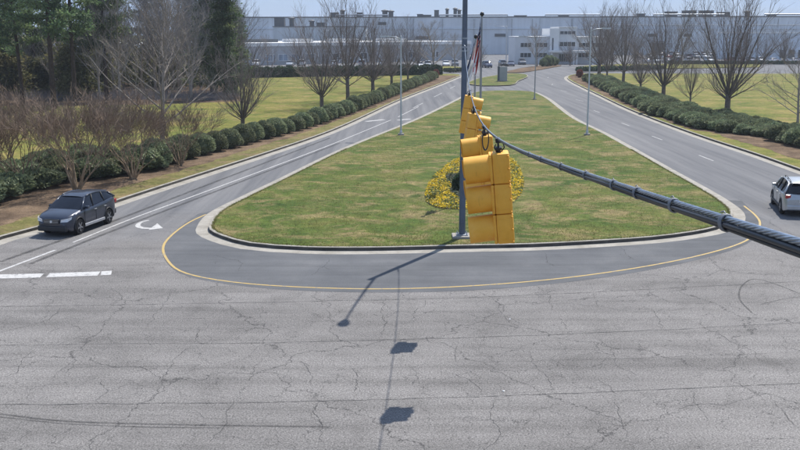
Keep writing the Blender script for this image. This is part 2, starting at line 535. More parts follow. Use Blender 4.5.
make_cladding('cladding_pale', (0.590, 0.650, 0.720))
def make_glass(name, c, rough=0.08, spec=0.8):
    t = NT(name)
    a = t.noise(0.4, 3, 0.5)
    t.color(t.ramp(a, [(0.3, tuple(x * 0.6 for x in c)), (0.7, tuple(x * 1.3 for x in c))]))
    t.rough(rough); t.spec(spec)
make_glass('window_glass', (0.035, 0.05, 0.075))
make_glass('window_pale', (0.22, 0.27, 0.34), 0.15)
make_glass('car_glass', (0.008, 0.011, 0.020), 0.05, 0.35)
def car_paint(name, c, metal=0.35):
    t = NT(name)
    f = t.noise(3.0, 4, 0.6)
    t.color(t.ramp(f, [(0.3, tuple(x * 0.88 for x in c)), (0.7, tuple(min(1, x * 1.08) for x in c))]))
    t.rough(0.34); t.metal(metal); t.b.inputs['Coat Weight'].default_value = 0.7; t.b.inputs['Coat Roughness'].default_value = 0.08
car_paint('paint_charcoal', (0.026, 0.034, 0.056), 0.3)
car_paint('paint_silver', (0.40, 0.42, 0.44), 0.5)
car_paint('paint_white', (0.72, 0.72, 0.73), 0.0)
car_paint('paint_navy', (0.025, 0.035, 0.085), 0.2)
car_paint('paint_black', (0.018, 0.018, 0.02), 0.1)
car_paint('paint_red', (0.24, 0.03, 0.035), 0.1)
car_paint('paint_grey', (0.17, 0.18, 0.20), 0.4)
plain('trim_black', (0.025, 0.026, 0.028), 0.55)
plain('trim_silver', (0.45, 0.46, 0.48), 0.35, 0.7, 0.08)
plain('tyre', (0.020, 0.020, 0.021), 0.85, 0, 0.2, 10.0, spec=0.2)
plain('rim', (0.30, 0.31, 0.33), 0.35, 0.8, 0.1)
plain('lamp_clear', (0.62, 0.64, 0.66), 0.12, 0.2, 0.1, 12.0, spec=0.8)
plain('lamp_red', (0.36, 0.015, 0.015), 0.2, 0, 0.2, 12.0, spec=0.7)
plain('plate_white', (0.6, 0.6, 0.58), 0.5)
for nm_, c_ in (('flag_red', (0.36, 0.020, 0.030)), ('flag_white', (0.74, 0.74, 0.76)), ('flag_navy', (0.020, 0.030, 0.095))):
    foliage(nm_, tuple(x * 0.92 for x in c_), c_, tuple(min(1, x * 1.06) for x in c_), 2.0, 0.2)

# ------------------------------------------------------------------ ground, roads
disc = [(2600 * math.cos(k * math.pi / 24), 2600 * math.sin(k * math.pi / 24)) for k in range(48)]
ground = tag(sheet('ground', disc, -0.03, M['lawn_grass']), kind='structure')
road = tag(sheet('road', [(-170, -40), (170, -40), (200, 235), (240, 430), (-160, 430), (-130, 235)], 0.0, M['asphalt']), kind='structure')

LK = [(-150, 290), (-60, 257), (0, 235.5), (40, 225), (118, 198.7), (200, 172.6), (262, 153), (327, 131), (400, 98.7), (440, 83.5), (455, 77.5), (459.5, 75.6), (459, 74.4), (452, 73.7)]
RK = [(930, 217), (860, 189), (800, 168), (760, 154), (700, 134.5), (635, 110.5), (600, 94.5), (580, 85), (570.5, 80), (568, 77.3), (571, 75), (580, 73.3)]
lk = catmull([G(*p, 0.15) for p in LK], 1.2)
rk = catmull([G(*p, 0.15) for p in RK], 1.2)
left_lawn = tag(sheet('left_lawn', [tuple(p[:2]) for p in lk] + [(-130, 186), (-320, 240), (-320, -10), (-60, 10)], 0.15, M['lawn_grass'], skirt=0.2), kind='structure')
right_lawn = tag(sheet('right_lawn', [tuple(p[:2]) for p in rk] + [(150, 196), (330, 220), (330, 10), (60, 14)], 0.15, M['lawn_grass'], skirt=0.2), kind='structure')
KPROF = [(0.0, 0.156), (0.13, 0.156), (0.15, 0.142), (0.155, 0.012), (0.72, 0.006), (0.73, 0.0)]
KPROF_L = [(o, z) for o, z in KPROF]
tag(sweep(lk, KPROF_L).build('left_kerb', [M['concrete'], M['kerb_shade']]), kind='structure')
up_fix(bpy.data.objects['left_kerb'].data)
tag(sweep(rk, [(-o, z) for o, z in KPROF]).build('right_kerb', [M['concrete'], M['kerb_shade']]), kind='structure')
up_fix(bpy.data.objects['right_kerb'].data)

# verge strips between kerb and shrubs: first rough grass, then pine straw
def strip(name, path, o0, o1, z, mat, sgn, jag=0.0, seed=1):
    rn = random.Random(seed)
    nr = normals2d(path)
    a = [p + q * (o0(i / len(path)) + rn.uniform(-jag, jag)) * sgn for i, (p, q) in enumerate(zip(path, nr))]
    b = [p + q * (o1(i / len(path)) + rn.uniform(-jag, jag)) * sgn for i, (p, q) in enumerate(zip(path, nr))]
    mb = MB(); n = len(path)
    mb.add([(p.x, p.y, z) for p in a] + [(p.x, p.y, z) for p in b], [(i, i + 1, n + i + 1, n + i) for i in range(n - 1)])
    o = mb.build(name, mat); up_fix(o.data)
    return tag(o, kind='structure')
strip('left_verge_grass', lk[:-6], lambda u: 0.0, lambda u: 2.6, 0.154, M['verge_grass'], -1)
def l_in(u): return 1.6 if u < 0.33 else max(0.35, 1.6 - (u - 0.33) * 6)
strip('left_straw_bed', lk[:-6], l_in, lambda u: 6.2 - 1.6 * min(1, u * 1.6), 0.158, M['pine_straw'], -1, 0.22, 3)
strip('right_straw_bed', rk[:-6], lambda u: 0.35 + (1.2 if u < 0.25 else 0.0), lambda u: 7.2, 0.158, M['pine_straw'], 1, 0.22, 5)

# median island
MED = [(213, 223), (222, 211), (250, 196), (283, 180), (347, 148.5), (420, 118.5), (459, 99.5), (472, 93.2), (484, 91), (508, 90.4), (527, 91), (540, 95), (573, 118.7), (600, 132),
       (660, 166), (716, 198.5), (729, 210), (727, 219), (714, 226), (690, 231), (650, 236), (600, 239.5), (530, 243), (459, 244.5), (368, 246.5), (305, 246), (252, 242), (225, 235), (213, 229)]
med = catmull([G(*p, 0.15) for p in MED], 0.8, closed=True)
tag(sheet('median', [tuple(p[:2]) for p in med], 0.15, M['median_grass']), kind='structure')
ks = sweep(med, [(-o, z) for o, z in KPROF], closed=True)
mk = tag(ks.build('median_kerb', [M['concrete'], M['kerb_shade']]), kind='structure'); up_fix(mk.data)
# far island with the monument sign, far planting bed
ISL = [(470, 84), (484, 85.5), (508, 85), (519, 80.5), (528, 76), (523, 73.8), (512, 73.2), (490, 76), (474, 79.5)]
isl = catmull([G(*p, 0.15) for p in ISL], 1.5, closed=True)
tag(sheet('sign_island', [tuple(p[:2]) for p in isl], 0.15, M['median_grass']), kind='structure')
o = tag(sweep(isl, [(-x, z) for x, z in KPROF], closed=True).build('sign_island_kerb', [M['concrete'], M['kerb_shade']]), kind='structure'); up_fix(o.data)
BED = [(506, 72.2), (517, 72.4), (535, 70.2), (552, 67.2), (561, 65.2), (552, 64.6), (530, 66.6), (512, 70)]
bed = catmull([G(*p, 0.15) for p in BED], 2.0, closed=True)
tag(sheet('planting_island', [tuple(p[:2]) for p in bed], 0.15, M['pine_straw'], skirt=0.2), kind='structure')
PL = [G(444, 71.8), G(470, 71.2), G(476, 69.2), G(452, 66.8), G(436, 67)]
tag(sheet('far_lawn', [tuple(p[:2]) for p in PL], 0.15, M['lawn_grass'], skirt=0.2), kind='structure')
FL2 = [G(577, 70.5), G(640, 69.4), G(760, 67.5), G(760, 63.5), G(620, 64.6), G(584, 66.5)]
tag(sheet('far_right_lawn', [tuple(p[:2]) for p in FL2], 0.15, M['lawn_grass'], skirt=0.2), kind='structure')

# dark new asphalt round the nose of the median
AP_OUT = [(198, 214), (176, 230), (162.5, 246), (164.5, 259), (178, 272.5), (205, 280.5), (250, 287), (320, 291.5), (400, 292.5), (480, 290), (578, 281), (675, 265), (738, 248), (757, 236), (762, 223), (742, 201)]
ap_in = [med[i] for i in range(len(med))]
apo = catmull([G(*p) for p in AP_OUT], 0.8)
apron = tag(sheet('new_asphalt', [tuple(p[:2]) for p in apo] + [(G(700, 198).x, G(700, 198).y), (G(600, 200).x, G(600, 200).y), (G(400, 205).x, G(400, 205).y), (G(260, 200).x, G(260, 200).y)], 0.004, M['apron_asphalt']), kind='structure')

# markings
Y1 = catmull([G(*p) for p in [(206, 214.5), (190, 222), (172, 235), (163.5, 246), (166, 258), (180, 271), (205, 278), (250, 284), (320, 288), (390, 289), (480, 285.5), (578, 276.5), (675, 261), (735, 245.5), (753, 236), (760, 223), (755, 215), (744, 206)]], 0.5)
mb = MB(); ribbon(mb, Y1, 0.10, 0.009); mb.build('yellow_line', M['yellow_paint'], road)
def mark(pts, w, step=1.0, name='white_line'):
    m_ = MB(); ribbon(m_, catmull([G(*p) for p in pts], step), w, 0.005); return m_.build(name, M['faded_paint' if name == 'lane_dash' else 'white_paint'], road)
mark([(-70, 298), (0, 271), (55.5, 250)], 0.13)
mark([(73, 242.5), (130, 219.5), (200, 193.7), (260, 171.5), (330, 145), (391, 120)], 0.10)
mark([(398, 117), (418.7, 106.5)], 0.1)
for a, b in [((413, 108), (423, 103)), ((434, 97), (442, 93)), ((450, 88.6), (455, 86))]: mark([a, b], 0.16, name='lane_dash')
for cx, cy in [(548, 77.6), (552.3, 84.4), (563.8, 91), (579.6, 100.4), (596.7, 111.5), (625.5, 124.4), (657, 138), (706, 158)]:
    c0 = G(cx, cy); i = (cx - 560) / 150
    d = Vector((-0.02, 1, 0)) if cx > 590 else Vector((-0.14, 1, 0)) if cx > 555 else Vector((0.2, 1, 0))
    d.normalize(); m_ = MB(); ribbon(m_, [c0 - d * 1.5, c0, c0 + d * 1.5], 0.14, 0.005); m_.build('lane_dash', M['faded_paint'], road)
for a, b in [((-60, 278), (42, 275.6)), ((48, 275.3), (99, 273.6)), ((101, 273.4), (111.5, 272.8))]: mark([a, b], 0.6, name='stop_bar')
mark([(366, 121.5), (384, 119.6)], 0.5, name='stop_bar')
mark([(398, 120.2), (410, 119)], 0.5, name='stop_bar')
# left-turn arrow
m_ = MB()
A0 = catmull([G(*p) for p in [(149, 220.3), (143, 221.6), (138.3, 224.2), (138.6, 226.8), (144, 228.2), (152, 228.3)]], 0.25)
ribbon(m_, A0, [0.10 + 0.16 * min(1, k / (0.6 * len(A0))) for k in range(len(A0))], 0.005)
m_.add([Vector((*G(*q)[:2], 0.0052)) for q in [(148.5, 229.9), (163, 228.2), (157.3, 223.4)]], [(0, 1, 2)])
arrow = m_.build('turn_arrow', M['white_paint'], road); up_fix(arrow.data)

# paving seams, traced cracks, tyre marks
rng = random.Random(5)
def wob_line(pts, step, amp, seed):
    rn = random.Random(seed)
    p = catmull([G(*q) for q in pts], step)
    nr = normals2d(p); o = 0; out = []
    for a, b in zip(p, nr):
        o = o * 0.8 + rn.uniform(-amp, amp); out.append(a + b * o)
    return out
seams = [[(-80, 309), (0, 306.5), (150, 304.5), (280, 302), (480, 297), (640, 290), (800, 281.5), (880, 277)],
         [(-80, 347), (0, 345.5), (280, 342.5), (480, 337), (640, 331), (860, 320)],
         [(-80, 405), (0, 404.5), (150, 404), (280, 401.5), (480, 396.5), (800, 384), (880, 381)],
         [(-80, 366), (90, 367), (200, 365)], [(480, 363), (640, 358), (860, 350)], [(120, 328), (170, 327.5)]]
for i, s_ in enumerate(seams):
    m_ = MB(); pw = wob_line(s_, 0.18, 0.022, i); ribbon(m_, pw, [(0.030 if i < 3 else 0.014) * rng.uniform(0.45, 1.2) for _ in pw], 0.0092)
    m_.build('paving_seam', M['crack_line'], road)
cracks = [[(172, 290), (165, 303), (152, 320), (148, 327)], [(190, 345), (176, 360), (165, 374), (160, 390), (150, 402)],
          [(262, 358), (250, 373), (247, 380)], [(385, 297), (382, 312), (385, 326), (381, 340)], [(428, 299), (414, 312), (409, 323)],
          [(350, 366), (352, 378), (355, 390), (356, 396)], [(412, 366), (418, 374), (413, 384)],
          [(490, 296), (500, 310), (508, 320), (526, 332)], [(528, 350), (536, 366), (545, 380), (556, 395)], [(545, 291), (550, 302), (551, 310)],
          [(597, 337), (612, 352), (622, 366), (640, 376)], [(648, 307), (660, 318), (664, 330)], [(702, 316), (706, 330), (730, 340), (748, 348), (760, 362)],
          [(594, 292), (598, 300), (597, 308)], [(560, 318), (570, 330)], [(612, 396), (620, 410), (624, 425), (628, 440)], [(615, 395), (600, 380)],
          [(690, 390), (698, 405), (712, 420)], [(640, 285), (655, 295), (668, 303)], [(770, 396), (785, 412), (796, 424)],
          [(60, 308), (52, 318), (20, 328), (0, 332)], [(35, 350), (20, 362), (18, 372), (0, 378)], [(70, 352), (76, 362), (65, 374)],
          [(100, 380), (104, 392), (95, 402)], [(112, 306), (120, 298), (115, 290)], [(205, 345), (196, 340), (200, 330)], [(232, 398), (226, 420), (214, 442)],
          [(320, 400), (316, 420), (322, 445)], [(500, 396), (492, 412), (497, 432), (490, 450)], [(452, 342), (458, 352), (456, 362)], [(300, 360), (310, 372), (308, 385)],
          [(540, 302), (590, 306), (640, 312), (705, 308)], [(480, 346), (560, 350), (640, 349)], [(700, 330), (760, 326), (800, 318)], [(440, 372), (470, 380), (480, 392)],
          [(212, 255), (240, 262), (238, 272)], [(330, 258), (322, 268), (310, 276)], [(545, 252), (548, 262), (556, 268)], [(620, 246), (628, 256), (640, 262)]]
m_ = MB()
for i, s_ in enumerate(cracks):
    p = wob_line(s_, 0.10, 0.055, 40 + i); n = len(p)
    ribbon(m_, p, [0.015 * min(1.0, 0.25 + 4 * min(k / n, 1 - k / n)) * rng.uniform(0.4, 1.3) for k in range(n)], 0.0098)
    if n > 14:                                   # a side branch
        k = n // 2; a = p[k]; d = Vector((rng.uniform(-1, 1), rng.uniform(-1, 1), 0)).normalized(); q = [a]
        for _ in range(14):
            d = (d + Vector((rng.uniform(-.9, .9), rng.uniform(-.9, .9), 0))).normalized(); q.append(q[-1] + d * 0.09)
        ribbon(m_, q, 0.009, 0.0101)
tag(m_.build('cracks', M['crack_line'], road), kind='stuff')
for pts, w in [([(-60, 406), (0, 414), (60, 421), (140, 424), (250, 426), (330, 427)], 0.07), ([(-60, 411), (0, 417), (60, 423.5), (140, 427), (220, 428)], 0.05),
               ([(800, 294), (775, 284), (755, 279), (742, 286), (740, 300), (752, 313)], 0.06), ([(760, 305), (790, 298), (830, 296)], 0.04),
               ([(0, 262), (90, 230), (210, 184), (330, 138)], 0.22), ([(30, 264), (110, 232), (230, 186), (340, 143)], 0.2)]:
    m_ = MB(); ribbon(m_, catmull([G(*p) for p in pts], 0.4), w, 0.0106); m_.build('tyre_mark', M['tyre_mark'], road)

# ------------------------------------------------------------------ signal pole with street light arm
PB = G(462, 237, 0.15)
pole = empty('signal_pole', PB, label='tall blue-grey metal pole at the front edge of the grass median', cat='signal pole')
m_ = MB(); m_.bbox((-0.42, -0.42, -0.02), (0.42, 0.42, 0.10), 0.03); m_.build('concrete_footing', M['concrete'], pole)
m_ = MB(); m_.bbox((-0.24, -0.24, 0.10), (0.24, 0.24, 0.145), 0.008); m_.build('base_plate', M['galvanised'], pole)
for a in (-1, 1):
    for b in (-1, 1):
        m_ = MB(); m_.lathe([(0.03, 0.145), (0.03, 0.185), (0.018, 0.19), (0.018, 0.24)], 6, c=(a * 0.19, b * 0.19, 0)); m_.build('anchor_bolt', M['galvanised'], pole)
m_ = MB(); m_.lathe([(0.140, 0.14), (0.135, 0.6), (0.112, 7.9), (0.092, 10.95), (0.096, 10.96), (0.096, 11.0), (0.03, 11.06)], 20)
o = m_.build('shaft', M['pole_paint'], pole); smooth_by_angle(o)
m_ = MB(); m_.bbox((-0.06, -0.165, 0.45), (0.06, -0.13, 0.68), 0.01); m_.build('hand_hole_cover', M['pole_paint'], pole)
attach = P(464, 45, PB.y)
for z in (7.7, 7.85, 8.2):
    m_ = MB(); m_.lathe([(0.110, z - 0.03), (0.122, z - 0.03), (0.122, z + 0.03), (0.110, z + 0.03)], 20); m_.build('clamp_band', M['galvanised'], pole)
# mast arm of the street light
lamp_sh = G(346, 319.5)
tip = Vector((lamp_sh.x + SHX * 11.3, lamp_sh.y + SHY * 11.3, 11.3)) - PB
arm0 = Vector((0, 0, 10.4))
pts = []
for k in range(15):
    u = k / 14
    q = arm0.lerp(Vector((tip.x, tip.y, tip.z)), u); q.z = arm0.z + (tip.z - arm0.z) * (1 - (1 - u) ** 2)
    pts.append(q)
m_ = MB(); m_.tube(pts, [0.055 - 0.02 * k / 14 for k in range(15)], 10); o = m_.build('light_arm', M['galvanised'], pole, smooth=True)
ad = (pts[-1] - pts[-2]); ad.z = 0; ad.normalize()
m_ = MB()
cs = []
for u, w, h in [(-0.05, 0.05, 0.05), (0.05, 0.09, 0.08), (0.2, 0.15, 0.10), (0.45, 0.19, 0.11), (0.65, 0.15, 0.09), (0.72, 0.05, 0.04)]:
    for k in range(12):
        w_ = 2 * math.pi * k / 12; sd = Vector((-ad.y, ad.x, 0))
        cs.append(pts[-1] + ad * u + sd * (w * math.cos(w_)) + Vector((0, 0, h * math.sin(w_) * (1.0 if math.sin(w_) > 0 else 0.6))))
m_.add(cs, [(i * 12 + k, i * 12 + (k + 1) % 12, (i + 1) * 12 + (k + 1) % 12, (i + 1) * 12 + k) for i in range(5) for k in range(12)] + [tuple(range(12)), tuple(range(60, 72))])
m_.build('lamp_head', M['galvanised'], pole, smooth=True)

# ------------------------------------------------------------------ span wire
WA = 0.68
WB_ = (PB.x - WA) / PB.y
WPX = [(800, 246), (727, 219.5), (673, 203.5), (613, 183.5), (560, 163), (513, 147), (496, 139), (482, 123.5), (473.5, 104), (470, 89), (466, 62)]
wpts = []
for x, y in WPX:
    d = ray(x, y); t = WA / (d.x - WB_ * d.y); wpts.append(Vector((d.x * t, d.y * t, CAMH + d.z * t)))
# one smooth hanging curve through the traced points
ys = np.array([p.y for p in wpts] + [attach.y]); zs = np.array([p.z for p in wpts] + [attach.z])
cf = np.polyfit(ys, zs, 3, w=np.array([6, 6, 5, 4, 3, 2, 1.5, 1.2, 1, 1, 1, 2.0]))
def wz(Y): return float(np.polyval(cf, Y)) + 0.004
def wpos(Y): return Vector((WA + WB_ * Y, Y, wz(Y)))
span = empty('span_wire', (PB.x, PB.y, 0.15), label='thick twisted cable bundle strung from the tall pole towards the viewer', cat='cable')
off = -Vector(span.location)
path = []
Y = -1.6
while Y < attach.y - 0.16:
    path.append(wpos(Y)); Y += 0.02 if Y < 4 else 0.05 if Y < 10 else 0.25
path.append(Vector((attach.x, attach.y - 0.13, wz(attach.y))))
def frames(path):
    out = []
    for i, p in enumerate(path):
        t = (path[min(i + 1, len(path) - 1)] - path[max(i - 1, 0)]).normalized()
        s = t.cross(Vector((0, 0, 1))).normalized(); out.append((p, t, s, s.cross(t)))
    return out
fr = frames(path)
lens = [0.0]
for i in range(1, len(path)): lens.append(lens[-1] + (path[i] - path[i - 1]).length)
near = [i for i in range(len(path)) if path[i].y < 7.5]
# messenger: six outer wires laid round a core where they can be made out, one rod beyond
for k in range(6):
    m_ = MB()
    pp = [fr[i][0] + fr[i][2] * (0.0056 * math.cos(2 * math.pi * (k / 6 + lens[i] / 0.24))) + fr[i][3] * (0.0056 * math.sin(2 * math.pi * (k / 6 + lens[i] / 0.24))) + off for i in near]
    m_.tube(pp, 0.0031, 6); m_.build('messenger_wire', M['strand_steel'], span, smooth=True)
m_ = MB(); m_.tube([fr[i][0] + off for i in range(near[-1] - 1, len(path))], 0.0090, 8); m_.build('messenger_wire', M['strand_steel'], span, smooth=True)
for k, (dx, dz, r) in enumerate([(-0.007, -0.0145, 0.0066), (0.0065, -0.0150, 0.0060), (0.0, -0.0240, 0.0052)]):
    m_ = MB()
    pp = []
    for i in range(len(path)):
        ph = lens[i] / 1.7 * 2 * math.pi + k * 2.1
        pp.append(fr[i][0] + fr[i][2] * (dx + 0.002 * math.cos(ph)) + fr[i][3] * (dz + 0.0012 * math.sin(ph)) + off)
    m_.tube(pp[::1], r, 8); m_.build('signal_cable', M['black_rubber'], span, smooth=True)
# lashing ties
tie_px = [613, 637, 674, 727, 560, 585, 540, 528]
for px in tie_px:
    Yt = WA / ((px - 400) / F * 1.0 / (_c + 0.02 * _s) - WB_)
    p = wpos(Yt); j = min(range(len(path)), key=lambda i: abs(path[i].y - Yt)); _, t, s_, u = fr[j]
    m_ = MB()
    for q in (-0.009, -0.003, 0.003, 0.009):
        m_.tube([p + t * (q + 0.002 * math.sin(2 * math.pi * k / 16)) + s_ * (0.0155 * math.cos(2 * math.pi * k / 16)) + u * (-0.0098 + 0.0200 * math.sin(2 * math.pi * k / 16)) + off for k in range(17)], 0.0028, 6)
    e0 = p + u * 0.0105 + off
    m_.tube([e0, e0 + t * 0.02 + u * 0.006, e0 + t * 0.045 + u * 0.002], 0.002, 5)
    m_.build('lashing_tie', M['tie_steel'], span, smooth=True)
# dead-end clamp at the pole
m_ = MB(); e = path[-1]; m_.tube([e + off, e + off + Vector((0.0, 0.09, 0.02))], 0.03, 8); m_.tube([e + off + Vector((0, -0.55, -0.06)), e + off], 0.022, 8)
m_.build('end_clamp', M['galvanised'], span, smooth=True)

# ------------------------------------------------------------------ traffic signals
def make_signal(name):
    """hangs from (0,0,0); the lenses look along -X"""
    root = empty(name)
    root.rotation_mode = 'XYZ'
    m_ = MB()
    m_.bbox((-0.030, -0.08, -0.01), (0.030, 0.08, 0.045), 0.008)
    m_.tube([(0, -0.06, 0.0), (0, -0.06, -0.07)], 0.011, 8); m_.tube([(0, 0.06, 0.0), (0, 0.06, -0.07)], 0.011, 8)
    m_.bbox((-0.04, -0.08, -0.095), (0.04, 0.08, -0.062), 0.008)
    m_.tube([(0, 0, -0.08), (0, 0, -0.135)], 0.028, 10)
    m_.build('hanger', M['dark_metal'], root)
    m_ = MB()
    m_.tube([(0.03, 0.03, -0.128), (0.07, 0.04, -0.08), (0.06, 0.05, -0.02), (0.02, 0.08, -0.02), (0.0, 0.2, -0.02)], 0.008, 6)
    m_.tube([(-0.02, -0.03, -0.128), (-0.05, -0.05, -0.06), (-0.03, -0.1, -0.02)], 0.007, 6)
    m_.build('lead_cable', M['black_rubber'], root, smooth=True)
    z0 = -0.125
    for k, ln in enumerate(('lens_red', 'lens_amber', 'lens_green')):
        zt = z0 - k * 0.356
        m_ = MB()
        m_.bbox((-0.085, -0.172, zt - 0.351), (0.115, 0.172, zt), 0.018)
        m_.bbox((-0.060, -0.176, zt - 0.300), (0.090, -0.168, zt - 0.052), 0.004)       # raised side panel
        for q in (0.03, 0.178, 0.326): m_.lathe([(0.011, -0.176), (0.011, -0.190), (0.006, -0.196)], 6, c=(0.100, 0, zt - q), mat=Matrix(((1, 0, 0), (0, 0, 1), (0, -1, 0))))                # body
        m_.bbox((-0.120, -0.168, zt - 0.348), (-0.086, 0.168, zt - 0.006), 0.010)       # door
        m_.tube([(-0.105, -0.180, zt - 0.03), (-0.105, -0.180, zt - 0.09)], 0.011, 8)   # hinges
        m_.tube([(-0.105, -0.180, zt - 0.26), (-0.105, -0.180, zt - 0.32)], 0.011, 8)
        m_.bbox((-0.116, 0.165, zt - 0.20), (-0.090, 0.188, zt - 0.16), 0.006)          # latch
        sec = m_.build('housing_section', M['signal_yellow'], root); smooth_by_angle(sec, 40)
        cz = zt - 0.177
        # visor: a long hood open at the bottom, sloped a little down
        m_ = MB(); n = 26; L = 0.30; r0 = 0.160
        vs = []; fs = []
        for i in range(n + 1):
            a = R(-78) + (R(336)) * i / n                     # round the circle, bottom left open
            cy_, cz_ = math.cos(a), math.sin(a)
            Lk = L * (0.95 + 0.05 * (cz_ + 1) / 2)
            for (x, rr) in ((-0.118, r0), (-0.118 - Lk, r0 * 1.0), (-0.118 - Lk, r0 - 0.005), (-0.118, r0 - 0.005)):
                drop = (-0.118 - x) * 0.05
                vs.append((x, rr * cy_, cz + rr * cz_ - drop))
        for i in range(n):
            for j in range(4):
                a, b = i * 4 + j, i * 4 + (j + 1) % 4
                fs.append((a, b, b + 4, a + 4))
        m_.add(vs, fs)
        vz = m_.build('visor', M['signal_yellow'], sec); smooth_by_angle(vz, 40)
        m_ = MB(); prof = [(0.001, 0.035), (0.06, 0.030), (0.11, 0.018), (0.148, 0.0), (0.148, -0.004)]
        m_.lathe(prof[::-1], 24, c=(-0.122, 0, cz), mat=Matrix.Rotation(-math.pi / 2, 3, 'Y'))
        m_.build('lens', M[ln], sec, smooth=True)
    return root
def ypx(px): return WA / ((px - 400) / F / (_c + 0.09 * _s) - WB_)
SIG = [(ypx(498), 1, 'nearest large yellow traffic signal, its three hoods pointing left', 5.0, -4),
       (ypx(484), 1, 'yellow traffic signal just behind the nearest one, hood pointing left, cable coil beside it', 5.0, 2),
       (ypx(473.7), -1, 'yellow traffic signal with hoods pointing right, third along the wire', 8.0, 4),
       (ypx(469.2), -1, 'farthest yellow traffic signal on the wire, hoods pointing right, close to the tall pole', 9.0, -3)]
proto = make_signal('traffic_signal')
sigs = []
for i, (Y, sgn, lab, tilt, yaw) in enumerate(SIG):
    o = proto if i == 0 else None
    sigs.append(o)
for i in range(1, 4): sigs[i] = copy_tree(proto)
for o, (Y, sgn, lab, tilt, yaw) in zip(sigs, SIG):
    p = wpos(Y); o.location = p + Vector((0, 0, -0.045)); sq = 1.14 if o is proto else 1.07; o.scale = (sq, sq, sq)
    rz = R(yaw) + (0 if sgn > 0 else math.pi)
    o.rotation_euler = (Matrix.Rotation(rz, 4, 'Z') @ Matrix.Rotation(R(-tilt), 4, 'Y')).to_euler()
    tag(o, lab, 'traffic signal', 'traffic signals hung on the span wire')
# coil of spare cable
pc = wpos(ypx(485.5))
m_ = MB(); pp = []
for k in range(5 * 28):
    a = 2 * math.pi * k / 28; w = 1 + 0.05 * math.sin(k * 0.37)
    pp.append(Vector((0.055 * math.cos(a) * w, 0.012 * math.sin(k * 0.61), -0.20 + 0.185 * math.sin(a) * w)))
m_.tube(pp, 0.008, 6)
co = m_.build('cable_coil', M['black_rubber'], None, pc + Vector((0.0, 0, -0.01)), smooth=True)
tag(co, 'oval coil of black cable hanging on the wire behind the nearest signal', 'cable coil')

# ------------------------------------------------------------------ street lights
def street_light(base, top, arm, lab, mat, r=0.075, group='street light poles along the drives'):
    o = empty('street_light', base, label=lab, cat='street light', group=group)
    h = top - base.z
    m_ = MB(); m_.lathe([(0.26, -0.02), (0.26, 0.12), (0.24, 0.14)], 14); m_.build('footing', M['concrete'], o)
    m_ = MB(); m_.lathe([(r * 1.5, 0.14), (r * 1.5, 0.3), (r * 1.1, 0.36), (r, 0.6), (r * 0.62, h - 0.05), (r * 0.62, h), (0.01, h + 0.03)], 12); m_.build('pole', mat, o, smooth=False)
    a = Vector((arm[0], arm[1], 0)); L = a.length; d = a.normalized()
    m_ = MB(); m_.tube([(0, 0, h - 0.25), d * (L * 0.4) + Vector((0, 0, h - 0.08)), d * L + Vector((0, 0, h - 0.04))], 0.035, 8); m_.build('arm', mat, o, smooth=True)
    m_ = MB(); rz = math.atan2(d.y, d.x)
    m_.box(d * (L + 0.28) + Vector((0, 0, h - 0.03)), (0.66, 0.3, 0.12), rz=rz); m_.build('lamp_head', M['light_pole'], o)
    return o
b = G(401, 135, 0.15); street_light(b, P(401, 36, b.y).z, (-1.1, 0.2), 'slim pale street light pole on left side of the median', M['light_pole'])
b = G(587, 135, 0.15); street_light(b, P(587, 28, b.y).z, (1.0, 0.1), 'slim pale street light pole on right side of the median', M['light_pole'])
b = G(534.5, 99.5, 0.15); street_light(b, P(534.5, 36, b.y).z, (-1.6, 0), 'grey street light pole at the far right end of the median', M['grey_pole'])
b = G(506, 66.5, 0.0); street_light(b, P(506, 26, b.y).z, (-2.5, 0), 'pale lamp pole in the far car park behind the monument sign', M['light_pole'], 0.14)
b = G(323, 63.8, 0.0); street_light(b, P(323, 30, b.y).z, (2.0, 0), 'pale lamp pole in the far left car park behind the hedge', M['light_pole'], 0.14)
b = G(700, 60.5, 0.0); street_light(b, P(700, 22, b.y).z, (-2.5, 0), 'pale lamp pole among parked cars in the right car park', M['light_pole'], 0.14)
# small sign on the right-hand pole's mast: a white plate
b = G(587, 135, 0.15)

# ------------------------------------------------------------------ flower bed and flags
def leaves_mesh(name, C, size, mats, mi=None, seed=0, flat=0.0, aspect=1.6, extra=None):
    """C: n x 3 centres; one small quad each, random orientation"""
    rs = np.random.RandomState(seed)
    n = len(C)
    d = rs.normal(size=(n, 3)); d /= np.linalg.norm(d, axis=1)[:, None]
    if flat: d[:, 2] *= (1 - flat); d /= np.linalg.norm(d, axis=1)[:, None]
    e = rs.normal(size=(n, 3))
    if flat: e[:, 2] *= (1 - flat)
    e -= d * (e * d).sum(1)[:, None]; e /= np.linalg.norm(e, axis=1)[:, None]
    s = size * rs.uniform(0.6, 1.3, n)
    a = d * (s * aspect / 2)[:, None]; b = e * (s / 2)[:, None]
    V = np.empty((n, 4, 3)); V[:, 0] = C - a; V[:, 1] = C + b * 0.9; V[:, 2] = C + a; V[:, 3] = C - b * 0.9
    V = V.reshape(-1, 3)
    Fq = np.arange(n * 4).reshape(-1, 4)
    mb = MB(); mb.v = [tuple(p) for p in V.tolist()]; mb.f = [tuple(q) for q in Fq.tolist()]; mb.m = list(mi) if mi is not None else [0] * n
    if extra: extra(mb)
    return mb.mesh(name, mats)
bc = Vector(((G(425, 193).x + G(523, 190).x) / 2 + 0.18, (G(440, 208).y + G(440, 153).y) / 2, 0.15))
BEDPX = [(449, 164), (437, 173), (428, 185), (425, 197), (430, 205), (441, 208.5), (456, 209.5), (475, 209), (495, 208.5), (507, 206), (517, 199), (523.5, 187), (522, 174), (515, 162), (507, 157), (495, 155), (475, 155), (460, 158)]
ring = [tuple(p[:2]) for p in catmull([G(*q, 0.15) for q in BEDPX], 0.4, closed=True)]
